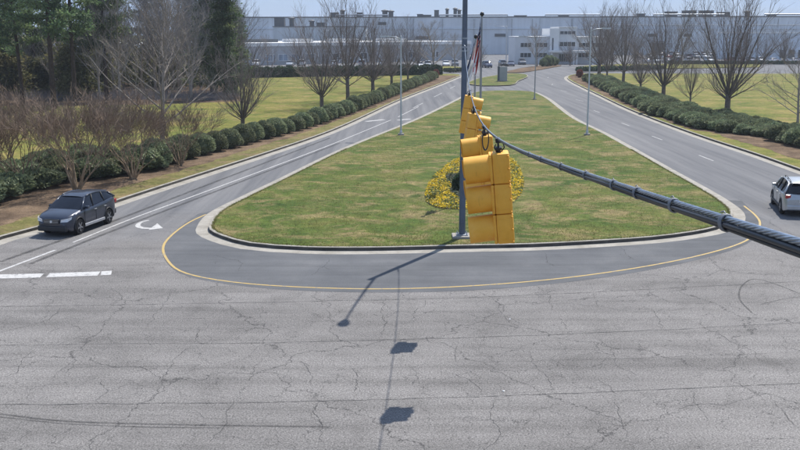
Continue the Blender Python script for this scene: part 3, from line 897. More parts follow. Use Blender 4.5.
BX = max(p[0] for p in ring) - bc.x; BY = (max(p[1] for p in ring) - min(p[1] for p in ring)) / 2
bc.y = (max(p[1] for p in ring) + min(p[1] for p in ring)) / 2
def in_ring(x, y, poly_):
    c = False; j = len(poly_) - 1
    for i in range(len(poly_)):
        if (poly_[i][1] > y) != (poly_[j][1] > y) and x < (poly_[j][0] - poly_[i][0]) * (y - poly_[i][1]) / (poly_[j][1] - poly_[i][1]) + poly_[i][0]: c = not c
        j = i
    return c
tag(sheet('flower_bed', ring, 0.156, M['shaft_soil']), kind='structure')
rs = np.random.RandomState(4)
pts = []
inner = []
bmin = min(p[0] for p in ring); bmax = max(p[0] for p in ring)
while len(pts) < 34000:
    x = rs.uniform(bmin, bmax); y = bc.y + rs.uniform(-BY, BY)
    if not in_ring(x, y, ring): continue
    inner.append(((x - bc.x + 0.35) / 1.25) ** 2 + ((y - bc.y + 2.6) / 5.0) ** 2 < 1 + 0.3 * math.sin(x * 3 + y))
    pts.append((x, y, 0.155 + abs(rs.normal()) * 0.06))
pts = np.array(pts)
hi = pts[:, 2] > 0.20
mi = np.where(rs.uniform(size=len(pts)) < np.where(hi, 0.62, 0.30) * (0.55 + 0.45 * np.sin(pts[:, 0] * 5.1 + 1.7 * np.sin(pts[:, 1] * 1.3)) * np.sin(pts[:, 1] * 2.3)) * np.where(np.array(inner), 0.05, 1.9), 1, 0)
mi = np.where((mi == 0) & np.array(inner), 2, mi)
me = leaves_mesh('bed_flowers', pts, 0.085, [M['bed_leaf'], M['flower_yellow'], M['hedge_leaf']], mi.tolist(), 3, flat=0.75, aspect=1.2)
o = link_mesh('bed_flowers', me); tag(o, 'dense yellow flowers with green leaves filling the median bed', 'flowers', kind='stuff')

def flag(name, hoist, fly, matf, parent, top, seed, ang=72, az=180, mats=None, nu=30, nv=26):
    rn = random.Random(seed)
    mb = MB(); d = Vector((math.cos(R(az)), math.sin(R(az)), 0)); sd = Vector((-d.y, d.x, 0))
    vs = []
    for i in range(nu + 1):
        u = i / nu
        for j in range(nv + 1):
            v = j / nv
            al = R(ang) * (1 - math.exp(-u * 5)) 
            run = fly * u
            hx = run * math.cos(R(ang)) * (1.0 + 0.25 * (1 - v)) + 0.02
            dz = -hoist * v * (1 - 0.28 * u) - run * math.sin(R(ang)) * (0.55 + 0.45 * (1 - u * 0.15))
            fold = 0.22 * math.sin(v * 13 + u * 3 + seed) * min(1, u * 4) + 0.07 * math.sin(v * 27 + u * 5) * min(1, u * 3)
            hx2 = hx + 0.05 * math.sin(v * 9 + 1.3 + seed) * min(1, u * 3)
            vs.append(Vector((0, 0, top)) + d * hx2 + sd * fold + Vector((0, 0, dz)))
    fs = []; ms = []
    for i in range(nu):
        for j in range(nv):
            a = i * (nv + 1) + j
            fs.append((a, a + nv + 1, a + nv + 2, a + 1)); ms.append(matf((i + .5) / nu, (j + .5) / nv))
    mb.v = [tuple(p) for p in vs]; mb.f = fs; mb.m = ms
    o = mb.build(name, mats, parent, smooth=True)
    return o
def us_mat(u, v):
    if u < 0.40 and v < 7 / 13:
        # white stars as small cells in the canton
        return 1 if (int(u * 30) % 2 == 1 and int(v * 26) % 2 == 1 and (int(u * 30) // 2 + int(v * 26) // 2) % 2 == 0) else 2
    return 0 if int(v * 13) % 2 == 0 else 1
FLM = [M['flag_red'], M['flag_white'], M['flag_navy']]
def flagpole(px, py, pytop, lab, fl_lab, matf, seed, hoist, fly, pyf, ang, az, r=0.055, flagname='flag'):
    b = G(px, py, 0.15); h = P(px, pytop, b.y).z - 0.15
    o = empty('flagpole', b, label=lab, cat='flagpole', group='flagpoles in the flower bed')
    m_ = MB(); m_.lathe([(0.16, -0.01), (0.15, 0.05), (0.08, 0.11), (r, 0.14), (r, h * 0.4), (r * 0.65, h - 0.1)], 12); m_.build('pole', M['grey_pole'], o, smooth=False)
    m_ = MB(); m_.lathe([(0.02, h - 0.1), (0.09, h - 0.05), (0.11, h + 0.02), (0.09, h + 0.09), (0.03, h + 0.13)], 12); m_.build('finial', M['dark_metal'], o, smooth=True)
    m_ = MB(); m_.tube([(-0.07, -0.02, 1.2), (-0.06, -0.02, h - 0.12)], 0.008, 5); m_.build('halyard', M['strand_steel'], o)
    f_ = flag(flagname, hoist, fly, matf, None, 0, seed, ang, az, FLM)
    f_.location = b + Vector((-0.05, -0.03, P(px, pyf, b.y).z - 0.15))
    tag(f_, fl_lab, 'flag', 'flags hanging from the flagpoles')
flagpole(479, 197, 14.5, 'flagpole with dark ball finial in the median flower bed', 'limp red, white and blue striped flag with starred canton', us_mat, 1.0, 1.35, 2.2, 18, 83, 188, flagname='flag')
flagpole(473.5, 186, 37, 'thin flagpole standing right behind the tall blue-grey pole', 'limp white flag with navy edges behind the tall pole', lambda u, v: 2 if (v < 0.16 or v > 0.86) else 1, 2.4, 1.3, 2.2, 41, 78, 182, r=0.045, flagname='flag')

# ------------------------------------------------------------------ shrubs
def shrub_mesh(name, seed, rx, ry, rz, n, leaf, mat, lumps=5):
    rs = np.random.RandomState(seed)
    d = rs.normal(size=(n, 3)); d /= np.linalg.norm(d, axis=1)[:, None]
    d[:, 2] = np.where(d[:, 2] < -0.45, -d[:, 2], d[:, 2])
    ph = rs.uniform(0, 6.28, (lumps, 3)); fq = rs.uniform(2.0, 5.0, (lumps, 3))
    bump = np.zeros(n)
    for k in range(lumps): bump += np.sin(d[:, 0] * fq[k, 0] + ph[k, 0]) * np.sin(d[:, 1] * fq[k, 1] + ph[k, 1]) * np.sin(d[:, 2] * fq[k, 2] + ph[k, 2])
    rad = (1 + (0.05 if lumps == 5 else 0.10) * bump) * (0.80 + 0.23 * rs.uniform(size=n) ** 0.5)
    C = d * rad[:, None] * np.array([rx, ry, rz]); C[:, 2] += rz * 0.72
    C[:, 2] = np.maximum(C[:, 2], 0.02)
    def extra(mb):
        bm = bmesh.new(); bmesh.ops.create_icosphere(bm, subdivisions=2, radius=1)
        vs = []
        for v in bm.verts:
            q = v.co * 0.80; vs.append((q.x * rx, q.y * ry, max(-0.02, q.z * rz + rz * 0.72)))
        mb.add(vs, [[v.index for v in f.verts] for f in bm.faces]); bm.free()
    return leaves_mesh(name, C, leaf, mat, None, seed, extra=extra)
SH = [shrub_mesh('shrub', 10 + k, 0.84 + 0.03 * k, 0.82, 0.74 + 0.02 * k, 2600, 0.085, M['shrub_leaf']) for k in range(3)]
SPR = [shrub_mesh('spreading_shrub', 30 + k, 1.18, 1.10, 0.56 + 0.05 * k, 2400, 0.13, M['shrub_leaf'], 7) for k in range(3)]
def along(px, step):
    p = catmull([G(*q, 0.15) for q in px], 0.1)
    out = [p[0]]; acc = 0
    for i in range(1, len(p)):
        acc += (p[i] - p[i - 1]).length
        if acc >= step: out.append(p[i]); acc = 0
    return out
rn = random.Random(8)
def put_shrubs(pts, meshes, name, lab, group, smin=0.9, smax=1.1, jit=0.12, skip=0.0):
    for p in pts:
        if rn.random() < skip: continue
        s = rn.uniform(smin, smax)
        o = link_mesh(name, meshes[rn.randrange(3)], None, (p.x + rn.uniform(-jit, jit), p.y + rn.uniform(-jit, jit), 0.15), (0, 0, rn.uniform(0, 6.28)))
        o.scale = (s, s, s * rn.uniform(0.9, 1.1)); tag(o, lab, 'shrub', group)
LROW = [(158, 167), (200, 155), (230, 147.5), (270, 137), (300, 129), (350, 112.5), (400, 92.5), (434, 79)]
put_shrubs(along(LROW, 2.12), SH, 'round_shrub', 'round clipped green shrub in the long row along the left drive', 'clipped shrubs along the left drive', 1.0, 1.14, 0.06)
LROW2 = [(-45, 212), (0, 197), (50, 184), (100, 176), (155, 167.5)]
put_shrubs(along(LROW2, 1.9), SPR, 'spreading_shrub', 'broad dark green shrub in the left bed behind the multi-stemmed trees, front row', 'broad shrubs at left, front row', 0.95, 1.25, 0.3)
LROW3 = [(-60, 196), (0, 182), (50, 172), (100, 163), (160, 156), (195, 150)]
put_shrubs(along(LROW3, 2.0), SPR, 'spreading_shrub', 'broad dark green shrub at the back of the left bed, next to the lawn', 'broad shrubs at left, back row', 0.85, 1.2, 0.3)
RF = [(840, 162), (800, 148), (767, 139), (719, 132.5), (690, 125.5), (658, 115.5), (634, 104), (609, 91.5), (590, 82)]
RB = [(840, 150), (800, 137), (762, 129.5), (727, 122.5), (690, 115.5), (664, 105.5), (640, 96), (623, 90), (600, 81.5)]
rf = catmull([G(*q, 0.15) for q in RF], 0.3); rb = catmull([G(*q, 0.15) for q in RB], 0.3)
for row, (u, lab) in enumerate([(0.0, 'front row'), (0.34, 'second row'), (0.67, 'third row'), (1.0, 'back row')]):
    mid = [tuple((Vector(G(*a)) * (1 - u) + Vector(G(*b_)) * u)) for a, b_ in zip(RF, RB)]
    p = catmull(mid, 0.1); out = [Vector(p[0])]; acc = 0
    for i in range(1, len(p)):
        acc += (p[i] - p[i - 1]).length
        if acc >= 1.62: out.append(p[i]); acc = 0
    put_shrubs(out, SPR, 'spreading_shrub', 'spreading dark green shrub in the %s of the bed along the right drive' % lab, 'spreading shrubs along the right drive, ' + lab, 0.72, 1.0 + 0.1 * (row == 0), 0.22)

# ------------------------------------------------------------------ trees
def rand_perp(rn, d):
    q = Vector((rn.gauss(0, 1), rn.gauss(0, 1), rn.gauss(0, 1))); q -= d * q.dot(d)
    return q.normalized()
def limb(rn, p, d, L, nseg, wob, up):
    pts = [Vector(p)]; d = Vector(d).normalized()
    for i in range(nseg):
        d = (d + rand_perp(rn, d) * wob + Vector((0, 0, up))).normalized()
        pts.append(pts[-1] + d * (L / nseg))
    return pts
def pt_on(pts, u):
    x = u * (len(pts) - 1); i = min(int(x), len(pts) - 2); return pts[i].lerp(pts[i + 1], x - i), (pts[i + 1] - pts[i]).normalized()
def bare_tree(seed, H, fork, spread, nprim=20, nsec=8, ntw=5, r0=0.16, multi=False):
    """returns trunk mesh builder, crown mesh builder"""
    rn = random.Random(seed); T = MB(); Cn = MB()
    prims = []
    tr = limb(rn, (0, 0, -0.05), (0, 0, 1), H * 0.93, 9, 0.05, 0.12)
    T.tube(tr, [r0 * (1.25 if k == 0 else 1 - 0.93 * k / 9) for k in range(10)], 8)
    for k in range(nprim):
        u = (fork + (0.86 * H - fork) * (k / nprim) ** 1.15) / (H * 0.93)
        p, t = pt_on(tr, min(0.96, u)); az = k * 2.4 + rn.uniform(-0.5, 0.5)
        w = (1 - u) ; ang = R(spread * (0.55 + 0.6 * w) + rn.uniform(-8, 8))
        d = Vector((math.cos(az) * math.sin(ang), math.sin(az) * math.sin(ang), math.cos(ang)))
        L = H * (0.20 + 0.46 * (1 - u)) * rn.uniform(0.8, 1.15)
        pl = limb(rn, p, d, L, 6, 0.09, 0.05)
        r = r0 * (0.42 * (1 - u) + 0.10)
        T.tube(pl, [r * (1 - 0.85 * i / 6) for i in range(7)], 5, cap=False)
        prims.append((pl, L, r))
    prims.append((tr[4:], H * 0.5, r0 * 0.4))
    for pl, L, r in prims:
        for s in range(nsec):
            u = 0.18 + 0.8 * (s + rn.random()) / nsec
            p, t = pt_on(pl, min(u, 0.99))
            d = (t + rand_perp(rn, t) * rn.uniform(0.5, 0.95) + Vector((0, 0, 0.25))).normalized()
            l2 = (L * 0.36 * (1.15 - u) + 0.25) * rn.uniform(0.7, 1.3)
            sl = limb(rn, p, d, l2, 4, 0.12, 0.07)
            r2 = max(0.009, r * 0.36 * (1.1 - u * 0.7))
            Cn.tube(sl, [r2, r2 * 0.8, r2 * 0.6, r2 * 0.45, 0.004], 4, cap=False)
            for w in range(ntw):
                u2 = 0.15 + 0.85 * (w + rn.random()) / ntw
                p2, t2 = pt_on(sl, min(u2, 0.99))
                d2 = (t2 + rand_perp(rn, t2) * rn.uniform(0.5, 0.9) + Vector((0, 0, 0.18))).normalized()
                tl = limb(rn, p2, d2, (0.28 * l2 + 0.30) * rn.uniform(0.6, 1.4), 3, 0.18, 0.06)
                Cn.tube(tl, [0.0085, 0.007, 0.005, 0.003], 3, cap=False)
    return T, Cn
def vase_tree(seed, H, fork, r0=0.17, nlead=9, nsec=13, ntw=6, amax=38):
    rn = random.Random(seed); T = MB(); Cn = MB()
    tr = limb(rn, (0, 0, -0.05), (0, 0, 1), fork, 4, 0.03, 0.1)
    T.tube(tr, [r0 * 1.3, r0 * 1.05, r0, r0 * 0.98, r0 * 1.05], 8)
    leads = []
    for k in range(nlead):
        az = k * 2.4 + rn.uniform(-0.4, 0.4); a = R(6 + (amax - 6) * (k / (nlead - 1)) + rn.uniform(-4, 4))
        p, _ = pt_on(tr, rn.uniform(0.72, 0.98)); p.z = max(p.z, fork * 0.7)
        d = Vector((math.cos(az) * math.sin(a), math.sin(az) * math.sin(a), math.cos(a)))
        L = (H - fork) * (1.0 - 0.30 * a / R(amax)) * rn.uniform(0.85, 1.05); r = r0 * rn.uniform(0.26, 0.44)
        pl = limb(rn, p, d, L, 8, 0.13, 0.035)
        T.tube(pl, [r * (1 - 0.9 * i / 8) for i in range(9)], 6, cap=False); leads.append((pl, L, r))
    for k in range(7):                                     # low side limbs
        az = k * 2.4 + 1 + rn.uniform(-0.4, 0.4); a = R(rn.uniform(48, 68)); p, _ = pt_on(tr, rn.uniform(0.6, 0.97))
        d = Vector((math.cos(az) * math.sin(a), math.sin(az) * math.sin(a), math.cos(a))); L = H * rn.uniform(0.22, 0.36)
        pl = limb(rn, p, d, L, 6, 0.09, 0.06); r = r0 * 0.3
        T.tube(pl, [r * (1 - 0.85 * i / 6) for i in range(7)], 5, cap=False); leads.append((pl, L, r))
    for pl, L, r in leads:
        m = nsec if L > H * 0.45 else nsec * 2 // 3
        for s in range(m):
            u = 0.14 + 0.85 * (s + rn.random()) / m
            p, t = pt_on(pl, min(u, 0.99))
            d = (t + rand_perp(rn, t) * rn.uniform(0.4, 0.75) + Vector((0, 0, 0.22))).normalized()
            l2 = (L * 0.30 * (1.2 - u) + 0.5) * rn.uniform(0.7, 1.3)
            sl = limb(rn, p, d, l2, 4, 0.10, 0.07); r2 = max(0.011, r * 0.34 * (1.1 - u * 0.7))
            Cn.tube(sl, [r2, r2 * 0.8, r2 * 0.6, r2 * 0.5, 0.006], 4, cap=False)
            for w in range(ntw):
                p2, t2 = pt_on(sl, min(0.15 + 0.85 * (w + rn.random()) / ntw, 0.99))
                d2 = (t2 + rand_perp(rn, t2) * rn.uniform(0.4, 0.8) + Vector((0, 0, 0.2))).normalized()
                Cn.tube(limb(rn, p2, d2, (0.25 * l2 + 0.38) * rn.uniform(0.6, 1.4), 3, 0.15, 0.06), [0.0085, 0.007, 0.006, 0.004], 3, cap=False)
    return T, Cn
def myrtle(seed, H, spread):
    rn = random.Random(seed); T = MB(); Cn = MB()
    lvl = []
    n = rn.randint(8, 10)
    for k in range(n):
        az = k * 6.283 / n + rn.uniform(-0.3, 0.3); a = R(rn.uniform(10, spread))
        d = Vector((math.cos(az) * math.sin(a), math.sin(az) * math.sin(a), math.cos(a)))
        pl = limb(rn, (0.10 * math.cos(az), 0.10 * math.sin(az), -0.03), d, H * rn.uniform(0.20, 0.34), 5, 0.09, 0.02)
        T.tube(pl, [0.062, 0.055, 0.05, 0.046, 0.042, 0.038], 6, cap=False); lvl.append((pl, 0.036, H * 0.42))
    for depth in range(3):
        nxt = []
        for pl, r, L in lvl:
            for s in range(3 if depth < 2 else 4):
                u = 1.0 if s < 2 else rn.uniform(0.35, 0.95)
                p, t = pt_on(pl, min(u, 0.999))
                d = (t + rand_perp(rn, t) * rn.uniform(0.28, 0.62) + Vector((0, 0, 0.10))).normalized()
                L2 = H * (0.30, 0.25, 0.20)[depth] * rn.uniform(0.7, 1.25)
                q = limb(rn, p, d, L2, 4, 0.10, 0.04); r2 = r * 0.62
                (T if depth == 0 else Cn).tube(q, [r2, r2 * .9, r2 * .8, r2 * .7, r2 * .6], 5 if depth == 0 else 4, cap=False); nxt.append((q, r2 * 0.75, L2))
        lvl = nxt
    for pl, r, L in lvl:
        for w in range(7):
            p, t = pt_on(pl, rn.uniform(0.1, 0.99))
            d = (t + rand_perp(rn, t) * rn.uniform(0.3, 0.8) + Vector((0, 0, 0.15))).normalized()
            Cn.tube(limb(rn, p, d, rn.uniform(0.35, 0.8), 3, 0.14, 0.05), [0.0085, 0.0075, 0.006, 0.004], 3, cap=False)
    return T, Cn
def tree_meshes(fn, bark, twig, nm, H=None):
    T, Cn = fn
    if H:
        k = H / max(p[2] for p in Cn.v)
        for q in (T, Cn): q.v = [(x, y, z * k) for x, y, z in q.v]
    return T.mesh(nm + '_trunk', bark, True), Cn.mesh(nm + '_crown', twig)
def put_tree(name, ms, loc, s, rz, lab, cat='tree', group=None, sz=1.0):
    o = empty(name, loc, rz, label=lab, cat=cat, group=group); o.scale = (s, s, s * sz)
    link_mesh('trunk', ms[0], o); link_mesh('crown', ms[1], o)
    return o
PALE_H = 10.0
VASE = [tree_meshes(vase_tree(100 + k, 10.0, (1.3, 1.9, 1.5)[k], (0.18, 0.15, 0.20)[k], (13, 10, 16)[k], 12, 6, (40, 33, 50)[k]), M['bark_grey'], M['twig_grey'], 'vase', 10.0) for k in range(3)]
PALE = [tree_meshes(bare_tree(140 + k, 10.0, 1.7, 52, 22, 9, 6, 0.15), M['bark_pale'], M['bark_pale'], 'pale') for k in range(2)]
WOOD = [tree_meshes(bare_tree(170 + k, 14.0, 2.5, 40, 22, 8, 5, 0.17), M['bark_pale'], M['twig_wood'], 'wood') for k in range(3)]
MYR = [tree_meshes(myrtle(200 + k, 5.0, 32), M['bark_tan'], M['twig_brown'], 'myrtle', 5.0) for k in range(3)]

# multi-stemmed trees by the left kerb
for k, (px, py, top, lab) in enumerate([
        (24, 189, 92, 'bare multi-stemmed brown tree at the left edge, in front of the shrubs'),
        (77, 191, 88, 'bare multi-stemmed brown tree directly behind the dark car'),
        (133, 179, 92, 'small bare multi-stemmed tree with leaning stem, to the right of the dark car'),
        (180, 165, 97, 'bare multi-stemmed tree farthest along the left kerb, beside the clipped shrubs'),
        (98, 169, 88, 'bare multi-stemmed brown tree among the shrubs behind the one at the dark car'),
        (4, 171, 84, 'bare multi-stemmed brown tree at the back of the bed at the left edge'),
        (-30, 196, 90, 'bare multi-stemmed brown tree cut off by the left edge of view')]):
    b = G(px, py, 0.15); h = P(px, top - 7, b.y).z - 0.15
    put_tree('multi_stem_tree', MYR[k % 3], b, h / 5.0, k * 1.7, lab, group='bare multi-stemmed trees at left')
# single trees behind the shrub rows
def standing(px, py, top, ms, rz, lab, group, sx=1.0, href=10.0, name='bare_tree'):
    b = G(px, py, 0.15); h = P(px, top, b.y).z - 0.15
    s = h / href
    o = put_tree(name, ms, b, s * sx, rz, lab, group=group, sz=1 / sx)
    return o
gl, gr = 'bare trees behind the left shrub row', 'bare trees behind the right shrubs'
standing(163, 150, -6, PALE[0], 0.4, 'largest pale grey bare tree, in front of the left woods', gl, 1.15)
standing(243, 131.5, 26, VASE[2], 1.0, 'bare tree by the clipped shrubs at the right end of the woods', gl)
standing(322, 108.5, -8, VASE[0], 2.0, 'bare tree with wide vase crown on the left lawn, left of its twin', gl)
standing(348, 101, -28, VASE[1], 0.3, 'tallest bare tree behind the left shrub row, top out of view', gl)
standing(373, 91.5, 2, VASE[2], 3.0, 'bare tree behind shrubs, just left of the slim pale light pole', gl)
standing(391.5, 85, 8, VASE[0], 4.4, 'bare tree behind shrubs, beside the slim pale light pole', gl)
standing(408, 80, 12, VASE[1], 5.2, 'bare tree just right of the slim pale light pole, by the dark hedge', gl)
standing(434, 74.5, 22, PALE[1], 0.9, 'broad brownish bare tree at the far end of the left drive', gl, 1.35)
standing(599, 74.5, -6, VASE[2], 0.7, 'bare tree at the far end of the right shrubs', gr)
standing(607, 77, 10, VASE[0], 1.9, 'slender bare tree second from the far end of the right shrubs', gr, 0.8)
standing(623, 84, -14, VASE[1], 2.9, 'bare tree with thick forked trunk behind the right shrubs', gr)
standing(640.5, 91, 34, VASE[2], 3.9, 'short young bare tree behind the right shrubs, left of the centre one', gr, 0.9)
standing(663, 98.5, -22, VASE[0], 5.0, 'tall vase-shaped bare tree in the middle of the right shrub bed', gr, 0.95)
standing(690, 107.5, 36, VASE[1], 0.2, 'young bare tree between the two tall trees at right', gr, 0.8)
standing(727, 116, -40, VASE[2], 1.4, 'largest bare tree at right with many upright limbs, top out of view', gr, 0.9)
standing(797, 128, 48, PALE[0], 2.2, 'low spreading bare tree at the right edge of view', gr, 1.25)
# farther bare trees about the car parks
far = [(298, 68, 30), (352, 68.5, 28), (418, 68, 30), (537, 66.5, 26), (590, 68, 18), (612, 66, 10), (634, 65.5, 22), (652, 64.5, 26), (682, 64.5, 24), (708, 64, 28), (742, 64, 26), (764, 64, 30), (784, 63.5, 24), (268, 69, 36), (455, 68, 34), (388, 68.5, 32), (480, 66.5, 40), (570, 65.5, 38)]
names = ['bare far tree left of the big twin trees, behind the hedge', 'bare far tree behind the tallest left tree', 'bare far tree behind the hedge, left of the broad brown tree', 'bare reddish-brown tree in front of the pale office block',
         'bare far tree right of the pale office block', 'tall bare far tree above the right drive entrance', 'bare far tree left of the right-hand car park', 'bare far tree behind the tall vase tree, car park edge',
         'bare far tree behind the young tree at right, car park edge', 'bare far tree left of the largest right tree, car park edge', 'bare far tree right of the largest right tree, car park edge', 'bare far tree before the low pale factory wing',
         'bare far tree by the factory loading doors at right', 'small bare far tree beside the end of the woods', 'small bare far tree left of the tall pole', 'bare far tree behind the dark hedge by the slim pale pole', 'small bare far tree right of the flags', 'small bare far tree at the office entrance']
for k, ((px, py, top), nm) in enumerate(zip(far, names)):
    standing(px, py, top, (VASE + PALE)[k % 5], k * 1.3, nm, 'bare trees round the far car parks', 1.15)

tag(sheet('forest_floor', [(-19.5, 119), (-30, 113), (-48, 111), (-75, 108), (-110, 100), (-150, 140), (-120, 200), (-45, 196), (-26, 150)], 0.158, M['pine_straw']), kind='structure')
# left woods: pines, evergreens and bare hardwoods
def pine(seed, H, c0, rad, ncl, per, leaf, taper=0.6):
    rn = random.Random(seed); rs = np.random.RandomState(seed); T = MB(); C = []
    tr = limb(rn, (0, 0, -0.1), (0, 0, 1), H, 8, 0.02, 0.1)
    T.tube(tr, [0.26 * (1 - 0.85 * k / 8) for k in range(9)], 8)
    for k in range(ncl):
        u = (c0 + (H - c0) * (k + rn.random()) / ncl) / H
        p, t = pt_on(tr, min(u, 0.99)); az = k * 2.4 + rn.uniform(-.4, .4)
        L = rad * (1 - taper * (u * H - c0) / (H - c0)) * rn.uniform(0.55, 1.1)
        d = Vector((math.cos(az), math.sin(az), rn.uniform(-0.15, 0.35)))
        pl = limb(rn, p, d, L, 4, 0.12, 0.04); T.tube(pl, [0.06, 0.05, 0.04, 0.025, 0.012], 4, cap=False)
        for q in range(4):
            c, _ = pt_on(pl, 0.35 + 0.2 * q + rn.uniform(-.05, .05) if q < 3 else 0.98)
            g = rs.normal(size=(per, 3)) * np.array([0.46, 0.46, 0.22]) * (0.7 + 0.6 * rn.random())
            C.append(g + np.array(c))
    return T, np.concatenate(C)
def ever_meshes(seed, H, c0, rad, ncl, per, leaf, mat, taper=0.6):
    T, C = pine(seed, H, c0, rad, ncl, per, leaf, taper)
    return T.mesh('pine_trunk', M['pine_bark'], True), leaves_mesh('pine_crown', C, leaf, mat, None, seed, aspect=2.0)
PINE = [ever_meshes(300 + k, 21.0, 6.5, 3.3, 28, 85, 0.17, M['pine_needle']) for k in range(3)]
LOWP = [ever_meshes(320 + k, 15.0, 1.0, 3.2, 44, 90, 0.17, M['pine_needle']) for k in range(2)]
UND = [ever_meshes(340 + k, 5.0, 0.4, 2.0, 22, 40, 0.20, M['understory_leaf'], 0.4) for k in range(2)]
wr = random.Random(77)
pines = [(-2, 108, 1.0), (22, 104, 0.95), (36, 122, 1.1), (53, 100, 1.25), (62, 128, 1.0), (75, 104, 1.12), (90, 116, 1.0), (106, 112, 1.05), (118, 132, 1.1), (12, 134, 1.2), (-22, 112, 1.1), (150, 148, 1.1), (196, 146, 1.15)]
for k, (px, Y, s) in enumerate(pines):
    Y *= 1.075; q = P(px, 90, Y)
    ms = PINE[k % 3]
    lab = {3: 'pine with the thickest bare trunk in the left woods', 5: 'pine with dark trunk just right of the thickest trunk'}.get(k, 'tall green pine in the left woods')
    o = put_tree('pine_tree', ms, (q.x, Y, 0.15), s, wr.uniform(0, 6), lab, group='pines in the left woods')
for k, (px, Y, s, lab) in enumerate([(226, 116, 0.98, 'dark green evergreen at the right end of the woods'), (212, 124, 1.05, 'dark evergreen just left of the last tree of the woods'), (236, 128, 0.8, 'lower dark evergreen behind the right end of the woods'), (40, 126, 0.5, 'low branched evergreen among the pine trunks at left'), (8, 118, 0.55, 'low branched evergreen at the left edge of the woods'), (98, 130, 0.5, 'low branched evergreen right of the two pine trunks')]):
    Y *= 1.075; q = P(px, 90, Y); put_tree('evergreen_tree', LOWP[k % 2], (q.x, Y, 0.15), s, wr.uniform(0, 6), lab, group='evergreens in the left woods')
for k in range(16):
    px = -20 + k * 8.2 + wr.uniform(-3, 3); Y = wr.uniform(122, 138); q = P(px, 90, Y)
    put_tree('understory_tree', UND[k % 2], (q.x, Y, 0.15), wr.uniform(0.9, 1.4), wr.uniform(0, 6), 'yellowish green small tree under the pines at left', group='understory trees below the pines')
for k in range(42):
    px = wr.uniform(96, 236) if k < 36 else wr.uniform(-15, 96); Y = wr.uniform(118, 158) if k < 36 else wr.uniform(124, 134); q = P(px, 90, Y)
    put_tree('woodland_tree', WOOD[k % 3], (q.x, Y, 0.15), wr.uniform(0.85, 1.2) if k < 36 else wr.uniform(0.5, 0.75), wr.uniform(0, 6), 'bare grey hardwood in the dense left woods' if k < 36 else 'small bare grey hardwood at the foot of the pines', group='bare hardwoods in the left woods' if k < 36 else 'small hardwoods under the pines')
# brush and deep wood behind, one mass
rs = np.random.RandomState(9)
n = 16000
X = rs.uniform(-92, -30, n); Yd = rs.uniform(150, 192, n); Z = np.abs(rs.normal(size=n)) * 3.6
Z = np.minimum(Z, 15 + 3 * np.sin(X * 0.3))
o = link_mesh('wood_mass', leaves_mesh('wood_mass', np.stack([X, Yd, Z + 0.1], 1), 0.7, M['understory_leaf'], None, 5)); tag(o, 'dark tangled depth of the left woods', 'woods', kind='stuff')
n = 7000
X = rs.uniform(-70, -21, n); Yd = 119 + rs.uniform(0, 12, n); Z = np.abs(rs.normal(size=n)) * 0.5
mb = MB()
for x, y, z in zip(X.tolist(), Yd.tolist(), Z.tolist()):
    dx, dy = rs.normal(0, .35), rs.normal(0, .35); h = 0.5 + 0.9 * rs.uniform()
    mb.tube([(x, y, 0.1), (x + dx * .5, y + dy * .5, 0.1 + h * .6), (x + dx, y + dy, 0.1 + h)], [0.012, 0.009, 0.004], 3, cap=False)
o = mb.build('brush', M['twig_wood']); tag(o, 'tangled bare brush along the foot of the woods', 'brush', kind='stuff')

# hedges far away
def hedge(name, a, b, w, h, lab, seed, dens=30):
    rs = np.random.RandomState(seed); a = Vector(a); b = Vector(b); L = (b - a).length; d = (b - a).normalized(); s = Vector((-d.y, d.x, 0))
    n = int(L * (w + 2 * h) * dens)
    u = rs.uniform(0, L, n); th = rs.uniform(0, math.pi, n)
    rr = 0.82 + 0.2 * rs.uniform(size=n) + 0.10 * np.sin(u * 1.9) * np.sin(u * 0.83)
    cs = np.sign(np.cos(th)) * np.abs(np.cos(th)) ** 0.5 * w / 2 * rr; sn = np.sin(th) ** 0.5 * h * rr
    C = np.array(a)[None, :] + u[:, None] * np.array(d)[None, :] + cs[:, None] * np.array(s)[None, :]; C[:, 2] = 0.1 + sn
    def extra(mb):
        mat = Matrix((( d.x, s.x, 0), (d.y, s.y, 0), (0, 0, 1)))
        mb.box((a + b) / 2 + Vector((0, 0, h * 0.38)), (L, w * 0.7, h * 0.76), mat=mat)
    me = leaves_mesh(name, C, 0.28, M['hedge_leaf'], None, seed, extra=extra)
    o = link_mesh(name, me); tag(o, lab, 'hedge')
hedge('hedge', G(225, 78, .15), G(441, 74.5, .15), 2.6, 2.0, 'long dark clipped hedge across the far side of the left lawn', 1)
hedge('hedge', G(446, 72, .15), G(473, 71, .15), 2.0, 0.8, 'short low hedge beside the far lawn left of the tall pole', 2)
hedge('hedge', G(578, 71.5, .15), G(660, 69.5, .15), 2.2, 1.0, 'low dark hedge beyond the right drive entrance', 3)
hedge('hedge', G(668, 64, .15), G(830, 64.2, .15), 1.6, 0.9, 'low dark hedge in front of the right-hand car park', 4)
for k, (px, py, s) in enumerate([(543, 66.5, 1.5), (547, 66.2, 1.9), (551, 65.8, 1.7), (555, 65.4, 1.5)]):
    o = link_mesh('upright_shrub', SPR[k % 3], None, G(px, py, .15)); o.scale = (s * 0.5, s * 0.5, s * 1.3)
    tag(o, 'dark upright evergreen shrub in front of the office entrance', 'shrub', 'upright shrubs by the office entrance')
foliage('red_leaf', (0.16, 0.06, 0.04), (0.24, 0.09, 0.06), (0.30, 0.13, 0.08), 2.0, 0.3)
RSH = shrub_mesh('red_shrub', 71, 0.6, 0.6, 0.8, 700, 0.14, M['red_leaf'])
